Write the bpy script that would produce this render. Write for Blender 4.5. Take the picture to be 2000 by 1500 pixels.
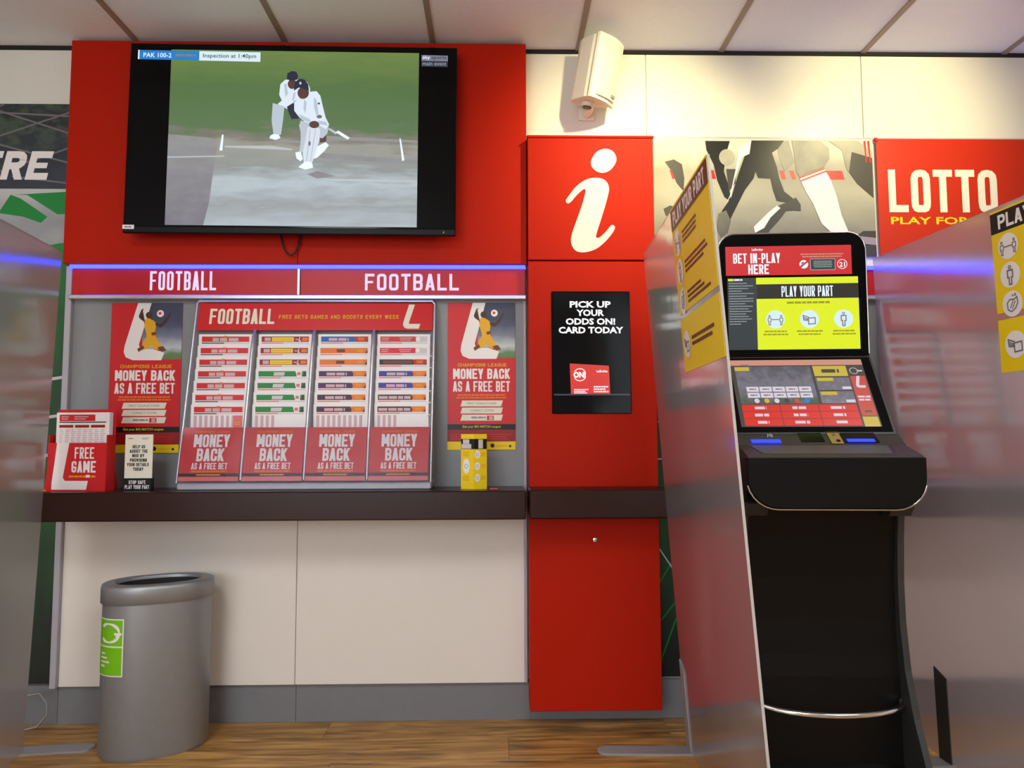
import bpy, math, random
from mathutils import Vector, Matrix, Euler
random.seed(7)
sc = bpy.context.scene
for o in list(bpy.data.objects): bpy.data.objects.remove(o)
COL = sc.collection
R = math.radians

# ------------------------------------------------------------------ camera, world, exposure
cam_d = bpy.data.cameras.new('camera'); cam = bpy.data.objects.new('camera', cam_d); COL.objects.link(cam)
cam_d.sensor_width = 36; cam_d.lens = 1445.8 / 2000 * 36; cam_d.clip_start = .02
cam.location = (0, -2.98, 1.09)
cam.rotation_mode = 'QUATERNION'
_y, _p, _r = .0208693, .0734939, -.0031338
_f = Vector((math.sin(_y)*math.cos(_p), math.cos(_y)*math.cos(_p), math.sin(_p)))
_x = Vector((math.cos(_y), -math.sin(_y), 0)); _u = _x.cross(_f)
_x2 = _x*math.cos(_r) + _u*math.sin(_r); _u2 = _u*math.cos(_r) - _x*math.sin(_r)
cam.rotation_quaternion = Matrix((_x2, _u2, -_f)).transposed().to_quaternion()
sc.camera = cam
W = bpy.data.worlds.new('world'); sc.world = W; W.use_nodes = True
W.node_tree.nodes['Background'].inputs[0].default_value = (.82, .92, 1, 1)
W.node_tree.nodes['Background'].inputs[1].default_value = 6.0
sc.view_settings.view_transform = 'Standard'; sc.view_settings.look = 'None'
sc.view_settings.gamma = 1; sc.view_settings.use_curve_mapping = False
sc.view_settings.exposure = 0.15

# ------------------------------------------------------------------ materials
def lin(c):
    c = c/255
    return c/12.92 if c <= .04045 else ((c+.055)/1.055)**2.4
def rgb(c): return (lin(c[0]), lin(c[1]), lin(c[2]), 1)
MATS = {}
def mat(name, c, rough=.5, metal=0, emit=0, noise=.06, scale=30, bump=0, bscale=200, coat=0, spec=.5, trans=0):
    if name in MATS: return MATS[name]
    m = bpy.data.materials.new(name); m.use_nodes = True; nt = m.node_tree
    b = nt.nodes['Principled BSDF']; c = rgb(c)
    b.inputs['Base Color'].default_value = c; b.inputs['Roughness'].default_value = rough
    b.inputs['Metallic'].default_value = metal; b.inputs['Coat Weight'].default_value = coat
    b.inputs['Specular IOR Level'].default_value = spec
    b.inputs['Transmission Weight'].default_value = trans
    tc = nt.nodes.new('ShaderNodeTexCoord')
    if noise and not emit:
        n = nt.nodes.new('ShaderNodeTexNoise'); n.inputs['Scale'].default_value = scale; n.inputs['Detail'].default_value = 4
        nt.links.new(tc.outputs['Object'], n.inputs['Vector'])
        r = nt.nodes.new('ShaderNodeMapRange'); r.inputs[3].default_value = 1-noise; r.inputs[4].default_value = 1+noise
        nt.links.new(n.outputs['Fac'], r.inputs[0])
        h = nt.nodes.new('ShaderNodeHueSaturation'); h.inputs['Color'].default_value = c
        nt.links.new(r.outputs[0], h.inputs['Value']); nt.links.new(h.outputs[0], b.inputs['Base Color'])
    if emit:
        b.inputs['Base Color'].default_value = (.01, .01, .01, 1)
        b.inputs['Emission Color'].default_value = c; b.inputs['Emission Strength'].default_value = emit
    if bump:
        n = nt.nodes.new('ShaderNodeTexNoise'); n.inputs['Scale'].default_value = bscale
        nt.links.new(tc.outputs['Object'], n.inputs['Vector'])
        bp = nt.nodes.new('ShaderNodeBump'); bp.inputs['Strength'].default_value = bump; bp.inputs['Distance'].default_value = .002
        nt.links.new(n.outputs['Fac'], bp.inputs['Height']); nt.links.new(bp.outputs[0], b.inputs['Normal'])
    MATS[name] = m
    return m

def wood_mat():
    m = bpy.data.materials.new('oak laminate'); m.use_nodes = True; nt = m.node_tree; b = nt.nodes['Principled BSDF']
    tc = nt.nodes.new('ShaderNodeTexCoord'); oi = nt.nodes.new('ShaderNodeObjectInfo')
    add = nt.nodes.new('ShaderNodeVectorMath'); add.operation = 'ADD'
    mul = nt.nodes.new('ShaderNodeVectorMath'); mul.operation = 'SCALE'; mul.inputs['Scale'].default_value = 37
    cmb = nt.nodes.new('ShaderNodeCombineXYZ')
    nt.links.new(oi.outputs['Random'], cmb.inputs[0]); nt.links.new(oi.outputs['Random'], cmb.inputs[2])
    nt.links.new(cmb.outputs[0], mul.inputs[0]); nt.links.new(tc.outputs['Object'], add.inputs[0]); nt.links.new(mul.outputs[0], add.inputs[1])
    mp = nt.nodes.new('ShaderNodeMapping'); mp.inputs['Scale'].default_value = (2.2, 22, 1); nt.links.new(add.outputs[0], mp.inputs[0])
    n = nt.nodes.new('ShaderNodeTexNoise'); n.inputs['Scale'].default_value = 1.6; n.inputs['Detail'].default_value = 7; n.inputs['Distortion'].default_value = .8
    nt.links.new(mp.outputs[0], n.inputs[0])
    cr = nt.nodes.new('ShaderNodeValToRGB'); nt.links.new(n.outputs['Fac'], cr.inputs[0])
    cr.color_ramp.elements[0].position = .28; cr.color_ramp.elements[0].color = rgb((108, 72, 36))
    cr.color_ramp.elements[1].position = .72; cr.color_ramp.elements[1].color = rgb((214, 164, 92))
    e = cr.color_ramp.elements.new(.5); e.color = rgb((176, 128, 66))
    n2 = nt.nodes.new('ShaderNodeTexNoise'); n2.inputs['Scale'].default_value = 5
    nt.links.new(add.outputs[0], n2.inputs[0])
    r = nt.nodes.new('ShaderNodeMapRange'); r.inputs[3].default_value = .62; r.inputs[4].default_value = 1.35; nt.links.new(n2.outputs['Fac'], r.inputs[0])
    h = nt.nodes.new('ShaderNodeHueSaturation'); nt.links.new(cr.outputs[0], h.inputs['Color']); nt.links.new(r.outputs[0], h.inputs['Value'])
    nt.links.new(h.outputs[0], b.inputs['Base Color']); b.inputs['Roughness'].default_value = .38
    return m

def acrylic_mat(name, rough=.16, haze=.32, clear=.05, blur=.55, tint=(236, 230, 232), ior=1.5, wavy=.1):
    # polycarbonate sheet: Fresnel gloss over partly clear, partly scattered transmission and a little surface haze
    m = bpy.data.materials.new(name); m.use_nodes = True; nt = m.node_tree; nt.nodes.remove(nt.nodes['Principled BSDF'])
    N = lambda k: nt.nodes.new('ShaderNode'+k); out = nt.nodes['Material Output']; lk = nt.links.new
    tc = N('TexCoord'); mp = N('Mapping'); mp.inputs['Scale'].default_value = (1, 5, 1.2); lk(tc.outputs['Object'], mp.inputs[0])
    n = N('TexNoise'); n.inputs['Scale'].default_value = 3; n.inputs['Detail'].default_value = 2; lk(mp.outputs[0], n.inputs[0])
    bp = N('Bump'); bp.inputs['Strength'].default_value = wavy; bp.inputs['Distance'].default_value = .01; lk(n.outputs['Fac'], bp.inputs['Height'])
    fr = N('Fresnel'); fr.inputs['IOR'].default_value = ior
    gl = N('BsdfGlossy'); gl.inputs['Roughness'].default_value = rough; gl.inputs['Color'].default_value = (1, 1, 1, 1); lk(bp.outputs[0], gl.inputs['Normal'])
    tr = N('BsdfTransparent'); tr.inputs['Color'].default_value = rgb(tint)
    rf = N('BsdfRefraction'); rf.inputs['IOR'].default_value = 1.06; rf.inputs['Roughness'].default_value = blur; rf.inputs['Color'].default_value = rgb(tint)
    df = N('BsdfDiffuse'); df.inputs['Color'].default_value = rgb(tint); tl = N('BsdfTranslucent'); tl.inputs['Color'].default_value = rgb(tint)
    def mix(f, a, b):
        x = N('MixShader'); x.inputs[0].default_value = f; lk(a.outputs[0], x.inputs[1]); lk(b.outputs[0], x.inputs[2]); return x
    body = mix(haze, mix(clear, rf, tr), mix(.5, df, tl))
    # both faces of the thin sheet reflect: 2R/(1+R) on the face that is met first, the far face lets light out
    a = N('Math'); a.operation = 'ADD'; a.inputs[1].default_value = 1; lk(fr.outputs[0], a.inputs[0])
    d = N('Math'); d.operation = 'DIVIDE'; lk(fr.outputs[0], d.inputs[0]); lk(a.outputs[0], d.inputs[1])
    e = N('Math'); e.operation = 'MULTIPLY'; e.inputs[1].default_value = 2; lk(d.outputs[0], e.inputs[0])
    x = N('MixShader'); lk(e.outputs[0], x.inputs[0]); lk(body.outputs[0], x.inputs[1]); lk(gl.outputs[0], x.inputs[2])
    ge = N('NewGeometry'); y = N('MixShader'); lk(ge.outputs['Backfacing'], y.inputs[0]); lk(x.outputs[0], y.inputs[1]); lk(tr.outputs[0], y.inputs[2]); lk(y.outputs[0], out.inputs[0])
    MATS[name] = m
    return m

def ramp_mat(name, stops, axis=2, lo=0, hi=1, emit=0, nz=.15, nscale=(8, 8, 8), rough=.5):
    # colour bands along one object axis, broken up with noise: printed photographs and screen pictures
    m = bpy.data.materials.new(name); m.use_nodes = True; nt = m.node_tree; b = nt.nodes['Principled BSDF']
    tc = nt.nodes.new('ShaderNodeTexCoord'); sp = nt.nodes.new('ShaderNodeSeparateXYZ'); nt.links.new(tc.outputs['Object'], sp.inputs[0])
    mr = nt.nodes.new('ShaderNodeMapRange'); mr.inputs[1].default_value = lo; mr.inputs[2].default_value = hi; nt.links.new(sp.outputs[axis], mr.inputs[0])
    mp = nt.nodes.new('ShaderNodeMapping'); mp.inputs['Scale'].default_value = nscale; nt.links.new(tc.outputs['Object'], mp.inputs[0])
    n = nt.nodes.new('ShaderNodeTexNoise'); n.inputs['Scale'].default_value = 1; n.inputs['Detail'].default_value = 5; nt.links.new(mp.outputs[0], n.inputs[0])
    ma = nt.nodes.new('ShaderNodeMath'); ma.operation = 'MULTIPLY_ADD'; ma.inputs[1].default_value = nz*2; nt.links.new(n.outputs['Fac'], ma.inputs[0])
    ms = nt.nodes.new('ShaderNodeMath'); ms.operation = 'SUBTRACT'; ms.inputs[1].default_value = nz; nt.links.new(mr.outputs[0], ms.inputs[0])
    nt.links.new(ms.outputs[0], ma.inputs[2])
    cr = nt.nodes.new('ShaderNodeValToRGB'); nt.links.new(ma.outputs[0], cr.inputs[0]); el = cr.color_ramp.elements
    el[0].position = stops[0][0]; el[0].color = rgb(stops[0][1]); el[1].position = stops[-1][0]; el[1].color = rgb(stops[-1][1])
    for q, c in stops[1:-1]: e = el.new(q); e.color = rgb(c)
    if emit:
        b.inputs['Base Color'].default_value = (.01, .01, .01, 1)
        nt.links.new(cr.outputs[0], b.inputs['Emission Color']); b.inputs['Emission Strength'].default_value = emit
    else: nt.links.new(cr.outputs[0], b.inputs['Base Color'])
    b.inputs['Roughness'].default_value = rough
    MATS[name] = m
    return m

mat('white wall', (226, 220, 208), .35, bump=.25, bscale=60, noise=.02)
mat('room wall', (214, 210, 206), .6)
mat('ceiling tile', (236, 238, 242), .8, bump=.3, bscale=350, noise=.03, scale=60)
mat('grid bar', (150, 135, 122), .5)
mat('shadow gap', (22, 19, 18), .8)
mat('grey board', (132, 131, 132), .42)
mat('grey skirting', (118, 116, 118), .5)
mat('grey edge', (176, 170, 178), .35)
mat('alu', (190, 190, 196), .3, .85)
mat('chrome', (225, 222, 220), .12, 1)
mat('brass', (205, 180, 110), .3, .9)
mat('red laminate', (178, 30, 8), .5, bump=.1, bscale=500, noise=.03, spec=.08)
mat('red sign', (190, 20, 30), .35, noise=.02, spec=.3)
mat('lower panel', (228, 216, 204), .5, bump=.1, bscale=300, noise=.015)
mat('dark worktop', (46, 22, 15), .3, bump=.1, bscale=300, noise=.15, spec=.22)
mat('black gloss', (8, 8, 9), .12, noise=0, spec=.15)
mat('black plastic', (9, 8, 7), .42, bump=.1, bscale=400, spec=.2)
mat('dark grey plastic', (46, 44, 42), .42, bump=.1, bscale=400)
mat('grey plastic', (78, 78, 76), .45)
mat('white plastic', (234, 228, 212), .4, noise=.02)
mat('speaker grille', (226, 218, 200), .55, bump=.6, bscale=900, noise=.03)
mat('bin silver', (150, 151, 152), .4, .5, bump=.1, bscale=500)
mat('bin inside', (30, 27, 26), .7)
mat('foot grey', (150, 147, 148), .5)
mat('cable black', (14, 13, 13), .5); mat('cable white', (150, 146, 140), .5)
mat('led', (36, 46, 255), emit=9)
mat('led letter', (222, 206, 255), emit=1.0)
for nm, c in dict(p_red=(206, 32, 36), p_dred=(150, 30, 30), p_white=(238, 230, 226), p_cream=(232, 226, 205), p_yellow=(240, 205, 20), p_black=(22, 20, 20),
                  p_orange=(232, 120, 30), p_gold=(228, 168, 24), p_green=(36, 132, 60), p_blue=(36, 96, 170), p_purple=(82, 44, 92), p_violet=(70, 60, 150),
                  p_plum=(74, 42, 62), p_pink=(226, 110, 110), p_grey=(150, 140, 142), p_lgrey=(205, 196, 198), p_brown=(110, 62, 40), p_dblue=(52, 62, 92),
                  p_lime=(120, 190, 20), p_skin=(74, 44, 32), p_rose=(206, 170, 172), p_dkgrey=(64, 60, 60), p_orred=(190, 40, 8), p_icon=(120, 112, 116), p_skyblue=(40, 130, 190)).items():
    mat(nm, c, .36 if nm in ('p_red', 'p_white', 'p_black') else .42, noise=.02, spec=.3)
for nm, c, e in (('s_red', (196, 26, 28), 1), ('s_white', (226, 238, 250), 1), ('s_yellow', (214, 228, 20), 1), ('s_black', (34, 32, 24), 1), ('s_dark', (44, 52, 56), 1), ('s_lblue', (206, 228, 236), 1),
                 ('s_grey', (120, 118, 124), 1), ('s_blue', (20, 120, 196), 1), ('s_navy', (28, 34, 56), 1), ('s_player', (212, 224, 238), 1), ('s_player2', (176, 188, 200), 1), ('s_pad', (205, 214, 226), 1), ('s_skin', (84, 50, 44), 1),
                 ('s_mred', (196, 74, 60), .9), ('s_pink', (214, 150, 130), .8), ('s_mgreen', (70, 96, 66), .8), ('s_mgrey', (112, 108, 118), .8), ('s_myellow', (200, 176, 60), .9), ('s_mdark', (70, 66, 62), .8), ('s_mwhite', (214, 204, 216), .9),
                 ('s_cred', (206, 40, 30), 1.0), ('s_text', (240, 240, 240), 1.2), ('s_olive', (150, 150, 16), 1), ('s_line', (150, 160, 160), 1), ('s_crease', (174, 182, 184), 1), ('s_mud', (112, 104, 100), 1), ('slot_blue', (20, 40, 255), 3.0), ('s_logo', (120, 120, 140), 1), ('s_logod', (40, 44, 62), 1)):
    mat(nm, c, .3, emit=e)
mat('screen off', (8, 8, 10), .16, noise=0, spec=.15)
acrylic_mat('hazy acrylic')
acrylic_mat('clear acrylic', .05, .02, 1.0, .1, (246, 246, 248), 1.4, .25)
mat('acrylic edge', (214, 205, 196), .3, noise=.05, trans=.3)
MATS['oak'] = wood_mat()
ramp_mat('tv picture', [(0, (168, 178, 184)), (.12, (146, 152, 154)), (.24, (176, 188, 194)), (.34, (138, 142, 140)), (.44, (150, 150, 140)), (.50, (120, 116, 104)), (.56, (84, 112, 70)), (.78, (78, 108, 58)), (1, (104, 128, 62))], 2, 0, .70, emit=.95, nz=.13, nscale=(6, 6, 30))
ramp_mat('tv soil', [(0, (118, 112, 124)), (1, (146, 146, 146))], 2, 0, .4, emit=.9, nz=.5, nscale=(14, 14, 30))
ramp_mat('sky photo', [(0, (92, 120, 60)), (.14, (104, 128, 84)), (.3, (190, 196, 196)), (.55, (120, 124, 142)), (.8, (70, 76, 104)), (1, (50, 54, 80))], 2, 0, .165, nz=.12, nscale=(16, 16, 26))
ramp_mat('pitch photo', [(0, (84, 80, 72)), (.3, (140, 136, 122)), (.6, (170, 165, 148)), (.8, (160, 154, 138)), (1, (206, 200, 182))], 2, 0, .45, nz=.16, nscale=(7, 7, 11))
ramp_mat('stadium dark', [(0, (50, 54, 66)), (.4, (38, 44, 50)), (.6, (66, 78, 66)), (.75, (30, 34, 38)), (1, (70, 84, 60))], 2, 0, .42, nz=.5, nscale=(14, 14, 20))
ramp_mat('mural pale', [(0, (150, 150, 150)), (.5, (214, 210, 204)), (1, (228, 224, 214))], 2, 0, .5, nz=.3, nscale=(4, 4, 7))
ramp_mat('mural grass', [(0, (14, 16, 14)), (.15, (16, 40, 18)), (.4, (20, 76, 24)), (.6, (18, 60, 22)), (1, (26, 110, 40))], 2, 0, 1.75, nz=.2, nscale=(20, 20, 5))
ramp_mat('grey kit', [(0, (56, 54, 50)), (.5, (112, 108, 100)), (1, (178, 172, 156))], 2, 0, .5, nz=.3, nscale=(12, 12, 9))
ramp_mat('touch photo', [(0, (54, 84, 56)), (.35, (76, 92, 80)), (.7, (120, 116, 130)), (1, (84, 84, 92))], 2, 0, .2, emit=.8, nz=.5, nscale=(34, 34, 34))
ramp_mat('touch photo small', [(0, (90, 84, 92)), (.5, (150, 140, 150)), (1, (112, 106, 118))], 2, 0, .1, emit=.8, nz=.6, nscale=(70, 70, 50))

# ------------------------------------------------------------------ mesh helpers
class MB:
    def __init__(s): s.v = []; s.f = []; s.m = []; s.ms = []; s.sm = []
    def mi(s, m):
        m = MATS[m] if isinstance(m, str) else m
        if m not in s.ms: s.ms.append(m)
        return s.ms.index(m)
    def face(s, pts, m, smooth=False):
        i = len(s.v); s.v += [tuple(p) for p in pts]; s.f.append(tuple(range(i, i+len(pts)))); s.m.append(s.mi(m)); s.sm.append(smooth)
    def mesh(s, verts, faces, m, smooth=False):
        i = len(s.v); s.v += [tuple(p) for p in verts]; k = s.mi(m)
        for f in faces: s.f.append(tuple(a+i for a in f)); s.m.append(k); s.sm.append(smooth)
    def box(s, x0, x1, y0, y1, z0, z1, m, b=0):
        if b <= 0:
            vs = [(x, y, z) for z in (z0, z1) for y in (y0, y1) for x in (x0, x1)]
            s.mesh(vs, [(0, 2, 3, 1), (4, 5, 7, 6), (0, 1, 5, 4), (2, 6, 7, 3), (0, 4, 6, 2), (1, 3, 7, 5)], m); return s
        # chamfered box: each corner split into three
        cs = []; idx = {}
        X = (x0, x1); Y = (y0, y1); Z = (z0, z1)
        for a in (0, 1):
            for c in (0, 1):
                for d in (0, 1):
                    sx, sy, sz = (b if a == 0 else -b), (b if c == 0 else -b), (b if d == 0 else -b)
                    for ax in range(3):
                        p = [X[a]+sx, Y[c]+sy, Z[d]+sz]; p[ax] = (X, Y, Z)[ax][(a, c, d)[ax]]
                        idx[(a, c, d, ax)] = len(cs); cs.append(tuple(p))
        F = []
        for ax in range(3):
            for e in (0, 1):
                ring = [(0, 0), (1, 0), (1, 1), (0, 1)]; q = []
                for (i, j) in ring:
                    k = [i, j]; k.insert(ax, e); q.append(idx[(k[0], k[1], k[2], ax)])
                F.append(q)
        for a in (0, 1):
            for c in (0, 1):
                for d in (0, 1): F.append([idx[(a, c, d, ax)] for ax in range(3)])
        for ax in range(3):
            o1, o2 = [q for q in range(3) if q != ax]
            for i in (0, 1):
                for j in (0, 1):
                    def kk(e, w):
                        k = [0, 0, 0]; k[ax] = e; k[o1] = i; k[o2] = j; return idx[(k[0], k[1], k[2], w)]
                    F.append([kk(0, o1), kk(1, o1), kk(1, o2), kk(0, o2)])
        s.mesh(cs, F, m); return s
    def prism(s, pts, d0, d1, m, axis='y', mcap=None, smooth=False):
        # outline in the plane across `axis`, swept from d0 to d1
        def P(p, d): return {'y': (p[0], d, p[1]), 'x': (d, p[0], p[1]), 'z': (p[0], p[1], d)}[axis]
        n = len(pts); vs = [P(p, d0) for p in pts] + [P(p, d1) for p in pts]
        s.mesh(vs, [(i, (i+1) % n, n+(i+1) % n, n+i) for i in range(n)], m, smooth)
        s.face([P(p, d0) for p in pts], mcap or m); s.face([P(p, d1) for p in reversed(pts)], mcap or m); return s
    def loft(s, rings, m, caps=True, smooth=True, closed=True):
        n = len(rings[0]); vs = [p for r in rings for p in r]; F = []
        for k in range(len(rings)-1):
            for i in range(n if closed else n-1): F.append((k*n+i, k*n+(i+1) % n, (k+1)*n+(i+1) % n, (k+1)*n+i))
        s.mesh(vs, F, m, smooth)
        if caps: s.face(list(reversed(rings[0])), m); s.face(rings[-1], m)
        return s
    def tube(s, path, r, m, seg=8, caps=True):
        rings = []; pa = [Vector(p) for p in path]
        for i, p in enumerate(pa):
            t = (pa[min(i+1, len(pa)-1)]-pa[max(i-1, 0)]).normalized()
            a = t.cross(Vector((0, 0, 1)))
            if a.length < .05: a = t.cross(Vector((0, 1, 0)))
            a.normalize(); b = t.cross(a)
            rings.append([tuple(p+a*r*math.cos(2*math.pi*k/seg)+b*r*math.sin(2*math.pi*k/seg)) for k in range(seg)])
        return s.loft(rings, m, caps)
    def build(s, name, parent=None, world=False, kind=None):
        me = bpy.data.meshes.new(name)
        off = Vector((0, 0, 0))
        if world and parent is not None:
            q = parent
            while q is not None: off += q.location; q = q.parent
        me.from_pydata([tuple(Vector(p)-off) for p in s.v], [], s.f)
        for m in s.ms: me.materials.append(m)
        me.polygons.foreach_set('material_index', s.m); me.polygons.foreach_set('use_smooth', s.sm); me.update()
        o = bpy.data.objects.new(name, me); COL.objects.link(o); o.parent = parent
        if kind: o['kind'] = kind
        return o

def tag(o, label=None, cat=None, group=None, kind=None):
    if label: o['label'] = label
    if cat: o['category'] = cat
    if group: o['group'] = group
    if kind: o['kind'] = kind
    return o
def thing(name, label, cat, loc=(0, 0, 0), rot=(0, 0, 0), group=None):
    o = bpy.data.objects.new(name, None); COL.objects.link(o); o.location = loc; o.rotation_euler = rot; o.empty_display_size = .1
    return tag(o, label, cat, group)
def single(mb, name, label, cat, loc, group=None):
    # a thing that is one mesh: vertices given in world metres, origin moved to its base
    mb.v = [tuple(Vector(p)-Vector(loc)) for p in mb.v]
    o = mb.build(name); o.location = loc
    return tag(o, label, cat, group)

# block capitals drawn as strokes: (u, v, round) in the letter's box; 'd' strokes are diagonals cut level
G = {
 'A': ([], [((0, 0), (.5, 1)), ((1, 0), (.5, 1))], [((.2, .2), (.8, .2))]),
 'B': ([[(0, 0, 0), (1, 0, 1), (1, .5, 1), (0, .5, 0)], [(0, .5, 0), (1, .5, 1), (1, 1, 1), (0, 1, 0), (0, 0, 0)]], [], []),
 'C': ([[(1, .73, 0), (1, 1, 1), (0, 1, 1), (0, 0, 1), (1, 0, 1), (1, .27, 0)]], [], []),
 'D': ([[(0, 0, 0), (1, 0, 1), (1, 1, 1), (0, 1, 0), (0, 0, 0)]], [], []),
 'E': ([[(1, 1, 0), (0, 1, 0), (0, 0, 0), (1, 0, 0)]], [], [((0, .5), (.85, .5))]),
 'F': ([[(1, 1, 0), (0, 1, 0), (0, 0, 0)]], [], [((0, .5), (.85, .5))]),
 'G': ([[(1, .79, 0), (1, 1, 1), (0, 1, 1), (0, 0, 1), (1, 0, 1), (1, .44, 0), (.55, .44, 0)]], [], []),
 'H': ([[(0, 0, 0), (0, 1, 0)], [(1, 0, 0), (1, 1, 0)]], [], [((0, .5), (1, .5))]),
 'I': ([[(.5, 0, 0), (.5, 1, 0)]], [], []),
 'J': ([[(1, 1, 0), (1, 0, 1), (0, 0, 1), (0, .3, 0)]], [], []),
 'K': ([[(0, 0, 0), (0, 1, 0)]], [((.12, .42), (1, 1)), ((.3, .56), (1, 0))], []),
 'L': ([[(0, 1, 0), (0, 0, 0), (1, 0, 0)]], [], []),
 'M': ([[(0, 0, 0), (0, 1, 0)], [(1, 0, 0), (1, 1, 0)]], [((.0, 1), (.5, .15)), ((1, 1), (.5, .15))], []),
 'N': ([[(0, 0, 0), (0, 1, 0)], [(1, 0, 0), (1, 1, 0)]], [((0, 1), (1, 0))], []),
 'O': ([[(.5, 0, 0), (1, 0, 1), (1, 1, 1), (0, 1, 1), (0, 0, 1), (.5, 0, 0)]], [], []),
 'P': ([[(0, 0, 0), (0, 1, 0), (1, 1, 1), (1, .45, 1), (0, .45, 0)]], [], []),
 'R': ([[(0, 0, 0), (0, 1, 0), (1, 1, 1), (1, .48, 1), (0, .48, 0)]], [((.5, .48), (1, 0))], []),
 'S': ([[(1, .8, 0), (1, 1, 1), (0, 1, 1), (0, .52, 1), (1, .48, 1), (1, 0, 1), (0, 0, 1), (0, .2, 0)]], [], []),
 'T': ([[(0, 1, 0), (1, 1, 0)], [(.5, 1, 0), (.5, 0, 0)]], [], []),
 'U': ([[(0, 1, 0), (0, 0, 1), (1, 0, 1), (1, 1, 0)]], [], []),
 'V': ([], [((0, 1), (.5, 0)), ((1, 1), (.5, 0))], []),
 'W': ([], [((0, 1), (.25, 0)), ((.5, 1), (.25, 0)), ((.5, 1), (.75, 0)), ((1, 1), (.75, 0))], []),
 'Y': ([[(.5, .45, 0), (.5, 0, 0)]], [((0, 1), (.5, .38)), ((1, 1), (.5, .38))], []),
 '-': ([], [], [((.1, .45), (.9, .45))]),
 '!': ([[(.5, .35, 0), (.5, 1, 0)], [(.5, 0, 0), (.5, .04, 0)]], [], []),
 '1': ([[(.6, 0, 0), (.6, 1, 0)]], [((.1, .72), (.55, 1))], []),
 '2': ([[(0, .72, 0), (0, 1, 1), (1, 1, 1), (1, .55, 1), (0, .3, 1), (0, 0, 0), (1, 0, 0)]], [], []),
}
GW = {'I': .42, 'M': 1.32, 'W': 1.5, '!': .42, ' ': .5, '-': .7, '1': .7}
def stroke_quads(path, t):
    # mitred ribbon along a polyline with square ends
    P = [Vector((a, b)) for a, b in path]
    closed = (P[0]-P[-1]).length < 1e-6
    if closed: P = P[:-1]
    n = len(P); L = []; Rr = []
    for i in range(n):
        if closed or 0 < i < n-1:
            d0 = (P[i]-P[i-1]).normalized(); d1 = (P[(i+1) % n]-P[i]).normalized()
        elif i == 0: d0 = d1 = (P[1]-P[0]).normalized()
        else: d0 = d1 = (P[-1]-P[-2]).normalized()
        n0 = Vector((-d0.y, d0.x)); n1 = Vector((-d1.y, d1.x)); mvec = n0+n1
        if mvec.length < 1e-6: mvec = n0
        mvec.normalize(); k = min(2.0, 1/max(.3, mvec.dot(n1)))
        ext = Vector((0, 0))
        if not closed and i == 0: ext = -d1*t/2
        if not closed and i == n-1: ext = d0*t/2
        L.append(P[i]+ext+mvec*k*t/2); Rr.append(P[i]+ext-mvec*k*t/2)
    return [(Rr[i], Rr[(i+1) % n], L[(i+1) % n], L[i]) for i in range(n if closed else n-1)]
def chamfer(path, r):
    out = []
    for i, (x, y, rd) in enumerate(path):
        p = Vector((x, y))
        if rd and 0 < i < len(path)-1:
            a = Vector(path[i-1][:2])-p; b = Vector(path[i+1][:2])-p
            ra = min(r, a.length*.49); rb = min(r, b.length*.49); a.normalize(); b.normalize()
            q0 = p+a*ra; q1 = p+b*rb
            for k in (0, .33, .67, 1):
                out.append(tuple(q0*(1-k)**2 + p*2*k*(1-k) + q1*k*k))
        else: out.append((x, y))
    return out
def block_text(txt, height, width, t=.2, gap=.12, ital=0):
    """quads of a line of block capitals, origin lower left, scaled to the given width and height"""
    t *= height
    n = sum(GW.get(c, 1) for c in txt)
    g = gap*height; glyph = (width-g*(len(txt)-1))/n
    x = 0; Q = []
    for c in txt:
        w = glyph*GW.get(c, 1)
        if c in G:
            st, dg, br = G[c]; tt = min(t, w*.37)
            if c == 'I': tt = min(t, w)
            def mp(u, v): return (x+tt/2+u*(w-tt), tt/2+v*(height-tt))
            for p in st: Q += stroke_quads(chamfer([mp(u, v)+(rd,) for u, v, rd in p], max(tt*.9, .22*w)), tt)
            for a, b in br: Q += stroke_quads([mp(*a), mp(*b)], tt*.8)
            for a, b in dg:
                def dp(u, v): return Vector((mp(u, v)[0], v*height if v in (0, 1) else mp(u, v)[1]))
                a2, b2 = dp(*a), dp(*b); h = tt*.56
                Q.append((a2+Vector((-h, 0)), a2+Vector((h, 0)), b2+Vector((h, 0)), b2+Vector((-h, 0))))
        x += w+g
    if ital: Q = [tuple(Vector((p.x+p.y*ital, p.y)) for p in q) for q in Q]
    return Q
_TX = {}
def sans_text(txt, bold=0.0):
    """vertices and faces of a line of the built-in font, normalised to a unit box"""
    k = (txt, bold)
    if k not in _TX:
        cu = bpy.data.curves.new('t', 'FONT'); cu.body = txt; cu.size = 1; cu.offset = bold; cu.resolution_u = 2
        o = bpy.data.objects.new('t', cu); me = o.to_mesh()
        vs = [(v.co.x, v.co.y) for v in me.vertices]; fs = [tuple(p.vertices) for p in me.polygons]
        o.to_mesh_clear(); bpy.data.objects.remove(o); bpy.data.curves.remove(cu)
        x0 = min(v[0] for v in vs); x1 = max(v[0] for v in vs); y0 = min(v[1] for v in vs); y1 = max(v[1] for v in vs)
        _TX[k] = ([((a-x0)/(x1-x0), (b-y0)/(y1-y0)) for a, b in vs], fs)
    return _TX[k]

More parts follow.
